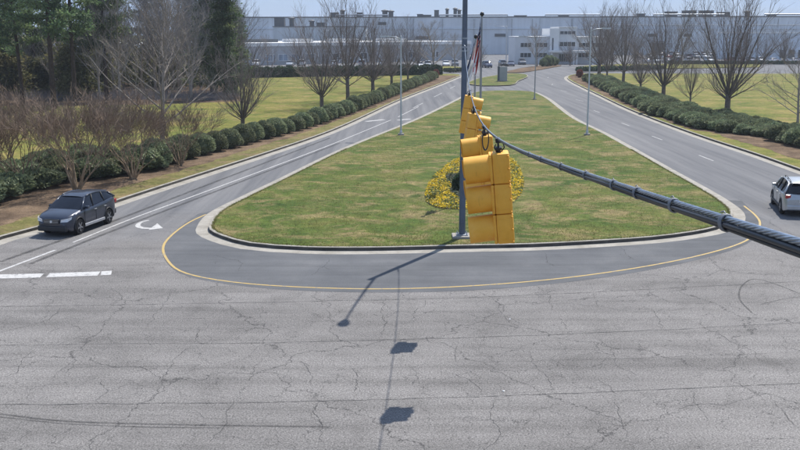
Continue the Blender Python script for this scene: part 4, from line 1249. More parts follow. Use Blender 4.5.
for px, py, sc_, lab in [(579.5, 77.5, 1.1, 'small reddish shrub at the far corner of the right drive'), (436, 76.6, 1.0, 'small reddish shrub at the far corner of the left drive')]:
    o = link_mesh('red_shrub', RSH, None, G(px, py, .15)); o.scale = (sc_, sc_, sc_); tag(o, lab, 'shrub')
# dark shrubs of the flower bed
BSH = shrub_mesh('bed_shrub', 66, 0.75, 0.75, 0.62, 1500, 0.12, M['hedge_leaf'])
for k, (dx, dy, s) in enumerate([(-0.95, -4.4, 0.62), (-0.45, -2.6, 0.7), (0.1, -4.6, 0.6), (-0.3, -0.4, 0.62), (0.3, -1.8, 0.6)]):
    o = link_mesh('bed_shrub', BSH, None, (bc.x + dx, bc.y + dy, 0.15)); o.scale = (s, s, s * 1.25)
    tag(o, 'dark shrub in the middle of the yellow flower bed', 'shrub', 'dark shrubs inside the flower bed')

# grass tufts on the near part of the median and along the kerbs
rs = np.random.RandomState(21)
poly = np.array([[p.x, p.y] for p in med])
def inside(x, y):
    c = np.zeros(len(x), bool); j = len(poly) - 1
    for i in range(len(poly)):
        xi, yi = poly[i]; xj, yj = poly[j]
        hit = ((yi > y) != (yj > y)) & (x < (xj - xi) * (y - yi) / (yj - yi + 1e-12) + xi)
        c ^= hit; j = i
    return c
n = 90000
X = rs.uniform(-9, 17, n); Yd = 37 + 60 * rs.uniform(size=n) ** 1.7
ok = inside(X, Yd); X = X[ok]; Yd = Yd[ok]
dens = 0.5 + 0.5 * np.sin(X * 0.9 + 1.3 * np.sin(Yd * 0.5)) * np.sin(Yd * 0.7 + np.sin(X * 0.6))
ok = rs.uniform(size=len(X)) < 0.25 + 0.75 * dens
ok &= ~(((X - bc.x) / (BX + .3)) ** 2 + ((Yd - bc.y) / (BY + .4)) ** 2 < 1)
X = X[ok]; Yd = Yd[ok]; n = len(X)
h = rs.uniform(0.03, 0.085, n); a = rs.uniform(0, 6.28, n); w = 0.010
V = np.empty((n, 3, 3))
V[:, 0] = np.stack([X - w * np.cos(a), Yd - w * np.sin(a), np.full(n, 0.148)], 1)
V[:, 1] = np.stack([X + w * np.cos(a), Yd + w * np.sin(a), np.full(n, 0.148)], 1)
V[:, 2] = np.stack([X + rs.normal(0, .03, n), Yd + rs.normal(0, .03, n), 0.15 + h], 1)
# ragged edge hanging over the kerb
eP = np.array([[p.x, p.y] for p in med]); eN = np.array([[q.x, q.y] for q in normals2d(med, True)])
ii = rs.randint(0, len(med), 30000); tt = rs.uniform(size=30000)[:, None]
ii = ii[eP[ii, 1] < 70]; tt = tt[:len(ii)]
E0 = eP[ii] * (1 - tt) + eP[(ii + 1) % len(med)] * tt; N0 = -eN[ii]
off_e = (rs.uniform(-0.10, 0.02, len(ii)))[:, None]
B0 = E0 + N0 * off_e; lean = rs.uniform(-0.02, 0.09, len(ii))[:, None]
T0 = B0 + N0 * lean + rs.normal(0, .02, (len(ii), 2)); ang_ = rs.uniform(0, 6.28, len(ii))
W0 = np.stack([np.cos(ang_), np.sin(ang_)], 1) * 0.011
VE = np.empty((len(ii), 3, 3)); VE[:, 0, :2] = B0 - W0; VE[:, 1, :2] = B0 + W0; VE[:, 2, :2] = T0
VE[:, 0, 2] = 0.152; VE[:, 1, 2] = 0.152; VE[:, 2, 2] = 0.165 + rs.uniform(0.01, 0.06, len(ii))
V = np.concatenate([V, VE]); n = len(V)
me = bpy.data.meshes.new('median_grass_blades')
me.from_pydata(V.reshape(-1, 3).tolist(), [], np.arange(n * 3).reshape(-1, 3).tolist()); me.materials.append(M['grass_blade'])
tag(link_mesh('median_grass_blades', me), 'short patchy green and straw coloured grass on the median', 'grass', kind='stuff')

# ------------------------------------------------------------------ vehicles
def interp(tab, x):
    tab = sorted(tab)
    if x <= tab[0][0]: return tab[0][1]
    for (a, va), (b, vb) in zip(tab, tab[1:]):
        if x <= b:
            i = [t_[0] for t_ in tab].index(a); u = (x - a) / (b - a); h = b - a
            def sl(k):                                  # monotone tangents
                if k == 0: return (tab[1][1] - tab[0][1]) / (tab[1][0] - tab[0][0])
                if k == len(tab) - 1: return (tab[-1][1] - tab[-2][1]) / (tab[-1][0] - tab[-2][0])
                d0 = (tab[k][1] - tab[k - 1][1]) / (tab[k][0] - tab[k - 1][0]); d1 = (tab[k + 1][1] - tab[k][1]) / (tab[k + 1][0] - tab[k][0])
                return 0.0 if d0 * d1 <= 0 else 2 * d0 * d1 / (d0 + d1)
            m0, m1 = sl(i) * h, sl(i + 1) * h
            return va * (2 * u**3 - 3 * u**2 + 1) + m0 * (u**3 - 2 * u**2 + u) + vb * (3 * u**2 - 2 * u**3) + m1 * (u**3 - u**2)
    return tab[-1][1]
def car_shape(kind):
    if kind == 'suv':
        return dict(L=2.26, ztop=[(2.26, .60), (2.23, .74), (2.12, .84), (1.75, .95), (1.25, 1.03), (.95, 1.06), (-1.0, 1.10), (-2.05, 1.13), (-2.18, 1.08), (-2.26, .82)],
                    w=[(2.26, .58), (2.2, .70), (2.05, .80), (1.7, .88), (1.2, .905), (-1.6, .905), (-1.95, .88), (-2.15, .82), (-2.26, .74)],
                    ws=(1.02, 0.30), roof=[(.30, 1.585), (.0, 1.645), (-.6, 1.675), (-1.3, 1.65), (-1.80, 1.585)], rear=(-1.80, -2.12), belt=1.06, hwb=.815, hwr=.615, wb=1.31, tr=.345)
    if kind == 'hatch':
        return dict(L=2.20, ztop=[(2.20, .60), (2.17, .74), (2.06, .86), (1.75, .97), (1.25, 1.05), (1.05, 1.08), (.0, 1.11), (-1.0, 1.17), (-1.95, 1.25), (-2.10, 1.16), (-2.20, .84)],
                    w=[(2.20, .58), (2.14, .72), (2.0, .81), (1.7, .88), (1.2, .90), (-1.55, .90), (-1.9, .87), (-2.1, .80), (-2.20, .72)],
                    ws=(1.12, 0.35), roof=[(.35, 1.56), (.05, 1.635), (-.5, 1.655), (-1.2, 1.60), (-1.70, 1.50)], rear=(-1.70, -2.06), belt=1.1, hwb=.80, hwr=.58, wb=1.32, tr=.35)
    return dict(L=2.35, ztop=[(2.35, .50), (2.32, .62), (2.15, .70), (1.6, .82), (1.05, .92), (.9, .94), (-1.3, .98), (-1.7, .99), (-2.2, .96), (-2.32, .88), (-2.35, .66)],
                w=[(2.35, .55), (2.25, .70), (2.0, .80), (1.6, .87), (-1.6, .88), (-2.05, .84), (-2.25, .76), (-2.35, .66)],
                ws=(1.0, 0.15), roof=[(.15, 1.36), (-.2, 1.42), (-.7, 1.43), (-1.1, 1.37)], rear=(-1.1, -1.75), belt=.95, hwb=.79, hwr=.56, wb=1.36, tr=.32)
def loft_body(S, mb, nst, m=0):
    L = S['L']; xs = [L - 2 * L * i / (nst - 1) for i in range(nst)]
    rings = []
    for x in xs:
        zt = interp(S['ztop'], x); w = interp(S['w'], x)
        zb = 0.25 + 0.10 * max(0, (abs(x) - L + 0.35) / 0.35)
        for c in (S['wb'], -S['wb']):
            dx = abs(x - c); Rr = S['tr'] + 0.055
            if dx < Rr: zb = max(zb, S['tr'] + math.sqrt(Rr * Rr - dx * dx) * 0.98)
        zb = min(zb, zt - 0.14)
        hgt = zt - zb
        half = [(w * .95, zb), (w * 0.985, zb + .10 * hgt), (w * 0.992, zb + .30 * hgt), (w * 1.0, zb + .52 * hgt), (w * .992, zt - min(.20, .38 * hgt)), (w * .975, zt - min(.11, .2 * hgt)), (w * .955, zt - .06), (w * .925, zt - .025), (w * .88, zt - .005), (w * .70, zt + .012), (w * .40, zt + .026)]
        ring = [(x, y, z) for y, z in half] + [(x, 0, zt + .03)] + [(x, -y, z) for y, z in half[::-1]] + [(x, 0, zb)]
        rings.append(ring)
    k = len(rings[0]); vs = [p for r in rings for p in r]
    fs = [(i * k + a, i * k + (a + 1) % k, (i + 1) * k + (a + 1) % k, (i + 1) * k + a) for i in range(nst - 1) for a in range(k)]
    fs += [tuple(range(k)), tuple(range((nst - 1) * k + k - 1, (nst - 1) * k - 1, -1))]
    mb.add(vs, fs, m)
def roof_pt(S, x): return interp(S['roof'], x)
def side_glass(S, x0b, x1b, x0t, x1t, sy):
    """quad between belt (b) and roof (t) on one side"""
    n = 6; vs = []
    for i in range(n + 1):
        u = i / n
        xb = x0b + (x1b - x0b) * u; xt = x0t + (x1t - x0t) * u
        zb = interp(S['ztop'], xb) - 0.02; zt = roof_pt(S, xt) - 0.045
        vs += [(xb, sy * S['hwb'] * 1.06, zb), (xb * .5 + xt * .5, sy * (S['hwb'] * 1.04 + S['hwr']) / 2, (zb + zt) / 2), (xt, sy * (S['hwr'] + 0.035), zt)]
    fs = []
    for i in range(n):
        for j in range(2): fs.append((i * 3 + j, i * 3 + j + 1, (i + 1) * 3 + j + 1, (i + 1) * 3 + j) if sy < 0 else (i * 3 + j, (i + 1) * 3 + j, (i + 1) * 3 + j + 1, i * 3 + j + 1))
    return vs, fs
def green_house(S, mb, mg, mr):
    x0 = S['ws'][0]; xt0 = S['roof'][0][0]; xr, xrb = S['rear']
    for sy in (1, -1):
        mb.add(*side_glass(S, x0 - .05, xrb + .05, xt0, xr, sy), mg)
    zc = interp(S['ztop'], x0)
    def scr(xb, zb, xt, zt):
        vs = []; n = 8
        for i in range(n + 1):
            y = -1 + 2 * i / n; b = (1 - y * y) * 0.09 * (1 if xb > xt else -1)
            vs += [(xb + b, y * S['hwb'] * 1.05, zb), ((xb + xt) / 2 + b, y * (S['hwb'] + S['hwr'] + .035) / 2, (zb + zt) / 2 + .012), (xt + b * .6, y * (S['hwr'] + .03), zt)]
        return vs, [(i * 3 + j, i * 3 + j + 1, (i + 1) * 3 + j + 1, (i + 1) * 3 + j) for i in range(n) for j in range(2)]
    return scr, zc
def roof_panel(S):
    vs = []; xs = [S['roof'][0][0] + 0.05 + (S['rear'][0] - 0.06 - S['roof'][0][0]) * i / 12 for i in range(13)]; n = 8
    for x in xs:
        for j in range(n + 1):
            y = -1 + 2 * j / n; vs.append((x + (1 - y * y) * 0.05 * (1 if x > -.6 else -1) * min(1, abs(x + .6)), y * (S['hwr'] + .045), roof_pt(S, min(x, S['roof'][0][0])) - 0.055 * abs(y) ** 3))
    return vs, [(i * (n + 1) + j, i * (n + 1) + j + 1, (i + 1) * (n + 1) + j + 1, (i + 1) * (n + 1) + j) for i in range(12) for j in range(n)]
def wheel_parts(S, root, x, sy):
    r = S['tr']; rot = Matrix.Rotation(math.pi / 2, 3, 'X')
    m_ = MB(); m_.lathe([(r * .62, -.105), (r * .9, -.112), (r, -.08), (r, .08), (r * .9, .112), (r * .62, .105)], 28, c=(0, 0, 0), mat=rot)
    t = m_.build('wheel', M['tyre'], root, (x, sy * (S['w'][4][1] - .105), r), smooth=False); smooth_by_angle(t, 40)
    m_ = MB(); yo = sy * .108
    m_.lathe([(r * .64, -.012), (r * .64, .012), (r * .56, .004), (.02, .0)] if False else [(r * .64, -.01), (r * .64, .012), (r * .585, .012), (r * .57, -.006)], 28, c=(0, yo, 0), mat=rot, cap=False)
    for k in range(5):
        a = 2 * math.pi * k / 5 + .3; mm = Matrix.Rotation(a, 3, 'Y')
        m_.box(mm @ Vector((r * .3, 0, 0)) + Vector((0, yo, 0)), (r * .62, .022, .062), mat=mm)
    m_.lathe([(.065, -.015), (.065, .015), (.02, .018)], 12, c=(0, yo, 0), mat=rot)
    m_.build('rim', M['rim'], t)
    m_ = MB(); m_.lathe([(r * .6, -.004), (r * .6, .004)], 20, c=(0, yo - sy * .05, 0), mat=rot); m_.build('brake_well', M['trim_black'], t)
def make_suv(name, paint, lab, loc, heading, trim_low=True, kind='suv'):
    """heading: unit vector of travel"""
    S = car_shape(kind); root = empty(name, loc, math.atan2(heading.y, heading.x), label=lab, cat='car')
    mb = MB(); loft_body(S, mb, 91); b = mb.build('body', M[paint], root); smooth_by_angle(b, 60)
    mb = MB(); mb.bbox((-1.9, -.74, .2), (1.9, .74, .72), .04); mb.build('underbody', M['trim_black'], root)
    scr, zc = green_house(S, MB(), 0, 0)
    mb = MB(); mb.add(*scr(S['ws'][0] + .03, zc - .01, S['roof'][0][0], roof_pt(S, S['roof'][0][0]) - .02)); o = mb.build('windshield', M['car_glass'], root, smooth=True)
    xr, xrb = S['rear']
    mb = MB(); mb.add(*scr(xrb, interp(S['ztop'], xrb) - .02, xr + .02, roof_pt(S, xr) - .03)); mb.build('rear_window', M['car_glass'], root, smooth=True)
    mb = MB(); mb.add(*roof_panel(S)); rp = mb.build('roof', M[paint], root, smooth=True)
    x0 = S['ws'][0] - .02; xt0 = S['roof'][0][0]
    cuts_b = [x0, .02, -1.02, xrb + .05]; cuts_t = [xt0, -.20, -1.06, xr]
    for sy in (1, -1):
        for i in range(3):
            g = .035
            mb = MB(); mb.add(*side_glass(S, cuts_b[i] - (g if i else .08), cuts_b[i + 1] + g, cuts_t[i] - (g if i else 0), cuts_t[i + 1] + g, sy)); mb.build('side_window', M['car_glass'], root, smooth=True)
        for i in range(4):
            xb, xt = cuts_b[i], cuts_t[i]
            if i == 0: xb -= .03
            zb = interp(S['ztop'], xb) - .03; zt = roof_pt(S, xt) - .045
            a = Vector((xb, sy * S['hwb'] * 1.065, zb)); c = Vector((xt, sy * (S['hwr'] + .04), zt)); mid = (a + c) / 2
            mb = MB(); mb.tube([a, mid, c], .045 if i in (0, 3) else .03, 6); mb.build('pillar', M[paint] if i in (0, 3) else M['trim_black'], root, smooth=True)
        # roof edge and rail
        mb = MB(); mb.tube([(x, sy * (S['hwr'] + .04), roof_pt(S, x) - .05) for x in [xt0 - .04 + (xr - xt0 + .06) * k / 10 for k in range(11)]], .035, 6); mb.build('roof_edge', M[paint], root, smooth=True)
        if kind == 'suv':
            mb = MB(); mb.tube([(x, sy * (S['hwr'] - .05), roof_pt(S, x) + .035) for x in [.0 + (xr + .1) * k / 10 for k in range(11)]], .016, 6)
            for x in (-.05, -.85, xr + .15): mb.box((x, sy * (S['hwr'] - .05), roof_pt(S, x) + .005), (.1, .03, .06))
            mb.build('roof_rail', M['trim_black'], root)
        # mirrors, handles, cladding
        mb = MB(); mb.bbox((.62, .85 if sy > 0 else -1.04, 1.06), (.78, 1.04 if sy > 0 else -.85, 1.19), .03); mb.build('mirror', M[paint], root)
        for x in (-.1, -1.0):
            mb = MB(); mb.bbox((x - .10, min(sy * .89, sy * .925), .90), (x + .10, max(sy * .89, sy * .925), .935), .008); mb.build('door_handle', M['trim_silver'], root)
        mb = MB(); mb.bbox((-.90, min(sy * .87, sy * .925), .27), (.90, max(sy * .87, sy * .925), .40), .02); mb.build('sill_trim', M['trim_silver' if trim_low else 'trim_black'], root)
        for x in (.86, -.14, -1.10):
            mb = MB(); mb.box((x, sy * .902, .72), (.012, .012, .56)); mb.build('door_seam', M['trim_black'], root)
        # wheel arch lips
        for cx in (S['wb'], -S['wb']):
            mb = MB(); Rr = S['tr'] + .07
            mb.tube([(cx + Rr * math.cos(R(a)), sy * .888, S['tr'] + Rr * math.sin(R(a))) for a in range(-8, 189, 14)], .030, 6); mb.build('wheel_arch', M['trim_black'], root, smooth=True)
            wheel_parts(S, root, cx, sy)
        # lamps wrap the corners
        vs = [(2.238, sy * .46, .68), (2.225, sy * .48, .79), (2.12, sy * .745, .69), (2.075, sy * .775, .84), (1.93, sy * .838, .78), (1.88, sy * .845, .88)]
        vs2 = [(x + .012, y + sy * .012, z) for x, y, z in vs]
        mb = MB(); mb.add(vs + vs2, [(6, 8, 9, 7), (8, 10, 11, 9), (0, 1, 3, 2), (2, 3, 5, 4), (0, 2, 8, 6), (2, 4, 10, 8), (1, 7, 9, 3), (3, 9, 11, 5), (4, 5, 11, 10), (0, 6, 7, 1)]); mb.build('headlight', M['lamp_clear'], root)
        mb = MB(); mb.bbox((-2.235, min(sy * .60, sy * .835), .88), (-2.05, max(sy * .60, sy * .835), 1.06), .02); mb.build('tail_light', M['lamp_red'], root)
        mb = MB(); mb.lathe([(.06, 0), (.06, .03), (.03, .035)], 12, c=(2.22, sy * .58, .42), mat=Matrix.Rotation(math.pi / 2, 3, 'Y')); mb.build('fog_light', M['lamp_clear'], root)
    mb = MB(); mb.bbox((2.18, -.38, .60), (2.268, .38, .80), .02)
    g = mb.build('grille', M['trim_black'], root)
    for z in (.65, .70, .75):
        mb = MB(); mb.box((2.272, 0, z), (.012, .72, .014)); mb.build('grille_bar', M['trim_silver'], g)
    mb = MB(); mb.lathe([(.06, 0), (.06, .012), (.03, .016)], 14, c=(2.274, 0, .70), mat=Matrix.Rotation(math.pi / 2, 3, 'Y')); mb.build('badge', M['lamp_clear'], g)
    mb = MB(); mb.bbox((2.02, -.72, .26), (2.285, .72, .50), .05); mb.build('front_bumper', M['trim_black'], root)
    mb = MB(); mb.bbox((-2.30, -.76, .34), (-2.05, .76, .58), .05); mb.build('rear_bumper', M['trim_black' if trim_low else paint], root)
    mb = MB(); mb.bbox((-2.285, -.22, .70), (-2.25, .22, .84), .005); mb.build('licence_plate', M['plate_white'], root)
    zr_ = roof_pt(S, xr); mb = MB(); mb.bbox((xr - .18, -.54, zr_ - .02), (xr + .06, .54, zr_ + .02), .012); mb.build('spoiler', M[paint], root)
    mb = MB(); mb.box((-2.195, .1, 1.17), (.02, .5, .018)); mb.build('wiper', M['trim_black'], root)
    return root
f_ = G(76.2, 235.2); r_ = G(110.2, 222.6); hd = Vector((f_.x - r_.x, f_.y - r_.y, 0)).normalized()
left_side = Vector((-hd.y, hd.x, 0))
ctr = (f_ + r_) / 2 - left_side * 0.74; ctr.z = 0.004
lc = make_suv('hatchback_car', 'paint_charcoal', 'dark charcoal hatchback waiting on the left drive', ctr, hd, True, 'hatch'); lc.scale = (0.915, 0.93, 0.975)
hd2 = Vector((math.sin(R(13)), math.cos(R(13)), 0))
rear_l = G(783.5, 217)            # ground below the rear left corner
ls2 = Vector((-hd2.y, hd2.x, 0))
ctr2 = rear_l - ls2 * 0.86 + hd2 * 2.24; ctr2.z = 0.004
make_suv('suv', 'paint_silver', 'pale silver sport utility car seen from behind at the right edge', ctr2, hd2, False)

def simple_car(kind, paint):
    S = car_shape(kind); mb = MB(); loft_body(S, mb, 25, 0)
    scr, zc = green_house(S, mb, 1, 0)
    mb.add(*scr(S['ws'][0] + .03, zc - .01, S['roof'][0][0], S['roof'][0][1] - .02), 1)
    xr, xrb = S['rear']; mb.add(*scr(xrb, interp(S['ztop'], xrb) - .02, xr + .02, roof_pt(S, xr) - .03), 1)
    mb.add(*roof_panel(S), 0)
    for x in (S['wb'], -S['wb']):
        for sy in (1, -1): mb.lathe([(S['tr'], -.1), (S['tr'], .1)], 14, 2, c=(x, sy * .77, S['tr']), mat=Matrix.Rotation(math.pi / 2, 3, 'X'))
    for sy in (1, -1):
        mb.box((S['L'] - .12, sy * .62, interp(S['ztop'], S['L'] - .15) - .12), (.2, .3, .12), 3); mb.box((-S['L'] + .08, sy * .62, interp(S['ztop'], -S['L'] + .15) - .14), (.2, .26, .16), 4)
    mb.box((0, 0, .42), (3.4, 1.45, .42), 2)
    return mb.mesh('parked_car', [M[paint], M['car_glass'], M['tyre'], M['lamp_clear'], M['lamp_red']])
cols = {'white': 'paint_white', 'silver': 'paint_silver', 'black': 'paint_black', 'navy': 'paint_navy', 'grey': 'paint_grey', 'red': 'paint_red'}
SC = {(k, c): simple_car(k, p) for k in ('suv', 'sedan') for c, p in cols.items()}
def park(px, py, kind, c, rz, where, grp):
    o = link_mesh('parked_car', SC[(kind, c)], None, G(px, py, 0.004), (0, 0, rz))
    tag(o, '%s parked %s %s' % (c, 'sport utility car' if kind == 'suv' else 'saloon car', where), 'car', grp)
cr = random.Random(12)
seq = ['white', 'silver', 'white', 'grey', 'white', 'black', 'silver', 'white', 'red', 'white', 'navy', 'silver']
for row, (py, x0, x1, stp, nm) in enumerate([(62.6, 646, 815, 10.5, 'in the front row of the right-hand car park'), (58.4, 640, 815, 9.4, 'in the middle row of the right-hand car park'), (55.6, 660, 815, 8.6, 'in the back row of the right-hand car park')]):
    x = x0; k = row * 5
    while x < x1:
        if cr.random() > 0.14: park(x + cr.uniform(-1, 1), py, 'suv' if cr.random() < .5 else 'sedan', seq[k % 12], R(90 + cr.choice([0, 180]) + cr.uniform(-4, 4)), nm, 'cars parked in the right-hand car park, row %d' % (row + 1))
        x += stp; k += 1
for k, (px, py, kind, c, rz, w) in enumerate([(487, 67.6, 'suv', 'navy', 100, 'left of two beside the monument sign'), (503, 66.4, 'suv', 'black', 95, 'behind the monument sign'), (511, 66.0, 'sedan', 'navy', 85, 'just right of the monument sign'), (522, 64.6, 'suv', 'grey', 90, 'in front of the office left wing'),
        (420, 67.5, 'sedan', 'white', 90, 'behind the broad brown tree, left end'), (428, 67.2, 'suv', 'silver', 90, 'behind the broad brown tree'), (446, 66, 'sedan', 'white', 90, 'on the far lot left of the tall pole'), (455, 65.8, 'suv', 'grey', 90, 'next to the tall pole, far lot'),
        (256, 66, 'suv', 'white', 90, 'in the left lot by the woods'), (290, 66, 'sedan', 'silver', 90, 'left of the big vase tree, far lot'), (302, 65.6, 'suv', 'white', 90, 'behind the big vase tree, far lot'), (334, 66, 'sedan', 'white', 90, 'between the twin bare trees, far lot'), (362, 66, 'suv', 'silver', 90, 'right of the tallest left tree, far lot'), (383, 65.6, 'sedan', 'grey', 90, 'left of the slim light pole, far lot')]):
    park(px, py, kind, c, R(rz + cr.choice([0, 180])), w, 'cars parked in the far lots')

# ------------------------------------------------------------------ monument sign
b = G(502.5, 81.3, 0.15)
sg = empty('monument_sign', b, R(8), label='grey slab monument sign on the far grass island', cat='sign')
w_, h_ = 1.5, P(502, 66.5, b.y).z - .15
m_ = MB(); m_.bbox((-w_ / 2 - .15, -.45, -.02), (w_ / 2 + .15, .45, .14), .02); m_.build('plinth', M['concrete'], sg)
m_ = MB(); m_.bbox((-w_ / 2 + .12, -.3, .14), (w_ / 2, .3, h_), .02); m_.build('panel', M['sign_grey'], sg)
m_ = MB(); m_.bbox((-w_ / 2 - .10, -.33, .14), (-w_ / 2 + .118, .33, h_ + .04), .02); m_.build('shade_side', M['vent_dark'], sg)  # added dark slab: shade of the sign's left face as colour

# ------------------------------------------------------------------ buildings
def bld(name, lab, x0, x1, y0, y1, ztop, mat, trim, depth, cap=0.5, Yl=None, Yr=None):
    """wall box from the pixel columns x0..x1 at distance Yl (left end) and Yr (right end)"""
    a = P(x0, 60, Yl); b_ = P(x1, 60, Yr); a.z = b_.z = 0
    o = empty(name, a, math.atan2(b_.y - a.y, b_.x - a.x), label=lab, cat='building'); L = (b_ - a).length
    m_ = MB(); m_.box((L / 2, depth / 2, ztop / 2 - .05), (L, depth, ztop + .1)); m_.build('wall', mat, o)
    m_ = MB(); m_.box((L / 2, depth / 2, ztop + cap / 2 - .02), (L + .5, depth + .5, cap)); r = m_.build('roof', trim, o)
    return o, L, r
def window(o, x, z, w, h, y=0.0, glass='window_glass', mull=0):
    m_ = MB(); t = .14
    m_.box((x, y - .05, z + h / 2 + t / 2), (w + 2 * t, .14, t)); m_.box((x, y - .05, z - h / 2 - t / 2), (w + 2 * t, .14, t))
    for s in (-1, 1): m_.box((x + s * (w / 2 + t / 2), y - .05, z), (t, .14, h))
    for k in range(mull): m_.box((x - w / 2 + w * (k + 1) / (mull + 1), y - .045, z), (.10, .11, h))
    f = m_.build('window', M['wall_white'], o)
    m_ = MB(); m_.box((x, y - .012, z), (w, .05, h)); m_.build('pane', M[glass], f)
# big factory behind everything
fac, FLn, frf = bld('factory_building', 'long blue-grey factory with flat roof filling the far skyline', 180, 1010, 0, 0, 14.2, M['cladding_blue'], M['roof_dark'], 60, .4, 392, 360)
for k in range(0, 26):     # panel ribs of the long wall
    m_ = MB(); m_.box((6 + k * 12.6, -.12, 6.9), (.35, .3, 13.8)); m_.build('wall_rib', M['cladding_grey'], fac)
m_ = MB(); m_.box((FLn / 2, -.2, 10.0), (FLn - 2, .36, .5)); m_.build('wall_band', M['cladding_pale'], fac)
m_ = MB(); m_.box((FLn * .75, -.2, 11.4), (FLn * .49, .34, .3)); m_.build('wall_band', M['fascia_white'], fac)
fr_ = random.Random(31)
for k in range(22):
    x = FLn * (0.16 + 0.8 * k / 22) + fr_.uniform(-3, 3)
    m_ = MB(); m_.tube([(x, -.32, 0.2), (x, -.32, 13.6)], 0.14, 8); m_.build('downpipe', M['wall_grey'], fac)
for k in range(14):
    x = FLn * (0.2 + 0.76 * k / 14) + fr_.uniform(-4, 4); w = fr_.uniform(2.0, 5.0); z = fr_.choice([6.4, 7.4, 11.9])
    m_ = MB(); m_.box((x, -.16, z), (w, .3, 1.1))
    for q in range(4): m_.box((x, -.34, z - .4 + q * .26), (w - .2, .08, .10))
    m_.build('louvre', M['vent_dark' if k % 3 else 'wall_white'], fac)
for k in range(9):
    x = FLn * (0.50 + 0.42 * k / 9) + fr_.uniform(-2, 2)
    m_ = MB(); m_.box((x, -.16, 2.2), (4.2, .26, 4.4)); m_.box((x, -.8, 4.9), (5.0, 1.4, .25)); m_.build('dock_door', M['wall_white' if k % 2 else 'roof_dark'], fac)
for k in range(6):
    x0_ = FLn * (0.2 + 0.13 * k); L_ = fr_.uniform(14, 30)
    m_ = MB(); m_.tube([(x0_, 3, 14.5), (x0_, 3, 15.2), (x0_ + L_, 3, 15.2), (x0_ + L_, 3, 14.5)], 0.28, 8); m_.build('roof_pipe', M['galvanised'], frf)
def roof_unit(px, w, h, Y=370, kind='box', par=None, zb=14.55):
    loc = P(px, 30, Y); m_ = MB()
    if kind == 'box': m_.box((0, 0, h / 2), (w, w, h)); m_.box((0, 0, h + .08), (w + .3, w + .3, .16))
    else: m_.lathe([(w / 2, 0), (w / 2, h), (w * .7, h), (w * .7, h + .4), (w * .1, h + .8)], 10)
    inv = Matrix.Rotation(-par.rotation_euler.z, 4, 'Z') @ Matrix.Translation(-Vector(par.location))
    q = inv @ Vector((loc.x, loc.y, zb)); m_.build('roof_unit', M['vent_dark'], par, q)
for px, w, h, kd in [(385, 2.2, 2.2, 'c'), (391, 2.0, 2.0, 'c'), (420, 2.2, 1.0, 'box'), (426, 4, .7, 'box'), (436.5, 1.8, 2.6, 'box'), (447, 1.2, 2.8, 'c'), (455, 1.4, 3.0, 'c'), (459, 1.4, 2.4, 'c'), (335, 3, 1.6, 'box'), (343, 1.6, 2.2, 'c'), (360, 2.2, 1.6, 'box'), (520, 5, .5, 'box'), (563, 4, .4, 'box'), (670, 4.5, 2.0, 'box'), (688, 5, 2.4, 'box'), (705, 5, 2.4, 'box'), (722, 4.5, 1.8, 'box'), (746, 2, 1.8, 'c'), (770, 3, 1.2, 'box'), (640, 3, 1.2, 'box')]:
    roof_unit(px, w, h, 394, kd, fac)
# upper block left
blk, BL, br = bld('penthouse_block', 'grey-green upper factory block above the white roofed hall', 274, 366, 0, 0, 10.4, M['cladding_grey'], M['roof_dark'], 18, .3, 352, 352)
for px, w, h, kd in [(280, 3.6, 3.0, 'box'), (292, 1.8, 2.6, 'c'), (312, 1.6, 1.6, 'c'), (321, 3, 1.2, 'box')]: roof_unit(px, w, h, 356, kd, blk, 10.65)
# low hall with white fascia
hall, HL, hr = bld('low_hall', 'low grey hall with white roof edge behind the left car park', 120, 470, 0, 0, 4.9, M['wall_grey'], M['fascia_white'], 40, .9, 228, 305)
xx = 6.0
while xx < HL - 4:
    m_ = MB(); m_.box((xx, -.08, 2.1), (.30, .2, 4.2)); m_.build('pilaster', M['wall_white'], hall); xx += 7.4
for k, u in enumerate([.36, .395, .43, .47, .55, .63, .71, .79, .87]):
    window(hall, HL * u, 1.9, 2.8, 1.6, 0.0, 'window_pale' if k < 4 else 'window_glass', 1)
for u, w in [(.40, 6), (.52, 4), (.66, 5), (.82, 5)]:
    m_ = MB(); m_.box((HL * u, 14, 5.9), (w * 2, 4, 1.5)); m_.build('roof_unit', M['vent_dark' if w == 6 else 'wall_white'], hr)
# right low wing
wing, WL, wr_ = bld('low_factory_wing', 'pale blue low factory wing with white roof edge at far right', 716, 960, 0, 0, 8.2, M['cladding_pale'], M['fascia_white'], 24, .5, 314, 290)
for px0, px1 in [(783, 789.5), (792, 798.5), (802, 808)]:
    x = (px0 - 716) / (960 - 716) * WL; m_ = MB(); w = (px1 - px0) * .285
    m_.box((x + w / 2, -.04, 1.75), (w, .18, 2.6)); d = m_.build('loading_door', M['roof_dark'], wing)
# office block
OD = 264.0
def ob(px): return P(px, 50, OD).x
def oz(py): return P(400, py, OD).z
off_ = empty('office_building', (ob(515), OD, 0), 0, label='pale three storey office block with dark window bands at the end of the drive', cat='building')
ox = ob(515)
def obox(nm, x0, x1, y0, y1, dy0, dy1, mat):
    m_ = MB(); m_.bbox((ob(x0) - ox, dy0, max(-.05, oz(y1))), (ob(x1) - ox, dy1, oz(y0)), .03); return m_.build(nm, M[mat], off_)
obox('left_wing', 515, 549, 37.2, 70, 0, 16, 'wall_white')
obox('stair_tower', 549.06, 558, 28.5, 70, -1.2, 14, 'fascia_white')
obox('main_wall', 558.06, 576, 27.6, 70, -.4, 15, 'wall_white')
obox('right_wing', 576.06, 606, 37.5, 70, 0, 16, 'wall_white')
obox('parapet', 514.7, 548.9, 36.4, 37.15, -.15, 16.1, 'fascia_white')
obox('parapet', 576.2, 606.3, 36.6, 37.45, -.15, 16.1, 'fascia_white')
obox('parapet', 557.9, 576.2, 26.8, 27.55, -.6, 15.1, 'fascia_white')
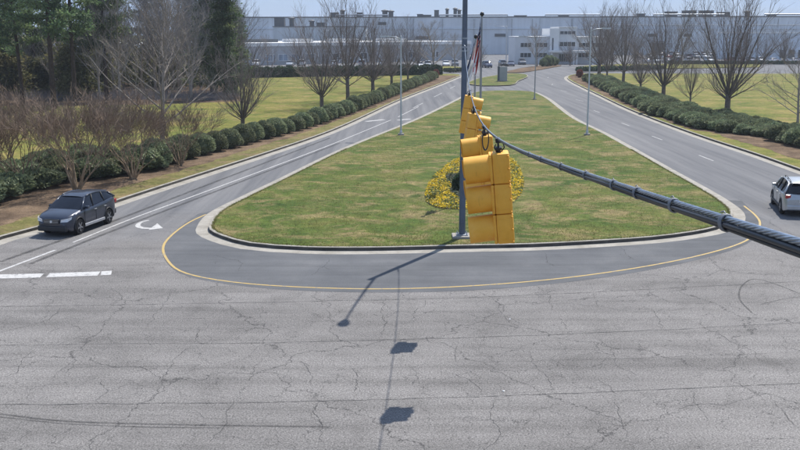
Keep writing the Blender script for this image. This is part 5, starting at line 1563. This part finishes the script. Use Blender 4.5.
obox('canopy', 547.5, 592, 50.2, 52.2, -4.2, -1.25, 'fascia_white')
for x in (549, 571, 574, 590): obox('column', x, x + 1.3, 52.25, 70, -3.9, -3.5, 'fascia_white')
def owin(x0, x1, y0, y1, dy, mull): window(off_, (ob(x0) + ob(x1)) / 2 - ox, (oz(y0) + oz(y1)) / 2, ob(x1) - ob(x0), oz(y0) - oz(y1), dy, 'window_glass', mull)
owin(559.4, 574.4, 31.2, 34.2, -.4, 3); owin(559.2, 574.6, 42.0, 46.2, -.4, 3); owin(559, 570, 54, 61.5, -.4, 4)
for y0, y1 in ((43, 47), (53, 57.2)):
    owin(520.5, 531, y0, y1, 0, 2); owin(535, 547, y0, y1, 0, 2); owin(578.5, 588.5, y0, y1, 0, 2); owin(592, 603, y0, y1, 0, 2)
obox('window_slot', 551.2, 552.6, 38, 50, -1.26, -1.19, 'roof_dark')

# ------------------------------------------------------------------ haze
t = NT('haze_air')
pv = t.n('ShaderNodeVolumePrincipled'); pv.inputs['Color'].default_value = (0.80, 0.88, 1.0, 1); pv.inputs['Density'].default_value = 0.00025; pv.inputs['Anisotropy'].default_value = 0.3
for l_ in list(t.out.inputs['Surface'].links): t.t.links.remove(l_)
t.l(pv.outputs['Volume'], t.out.inputs['Volume'])
m_ = MB(); m_.box((0, 200, 13.5), (1100, 900, 29.5))
tag(m_.build('haze', M['haze_air']), 'thin bluish air between the viewer and the far factory', 'haze', kind='stuff')

for k, (px, py, lab) in enumerate([(510, 319.5, 'tiny white scrap of litter on a crack, farther from view'), (503.5, 391.5, 'tiny white scrap of litter on the pavement, nearest the viewer')]):
    m_ = MB(); g0 = 0.03
    m_.add([(-g0, -g0, .012), (g0, -g0 * .8, .018), (g0 * .9, g0, .010), (-g0 * .7, g0 * 1.1, .022), (0, 0, .035)], [(0, 1, 4), (1, 2, 4), (2, 3, 4), (3, 0, 4), (0, 3, 2, 1)])
    o = m_.build('paper_scrap', M['fascia_white'], None, G(px, py, 0.0), (0, 0, k * 1.1)); tag(o, lab, 'litter')
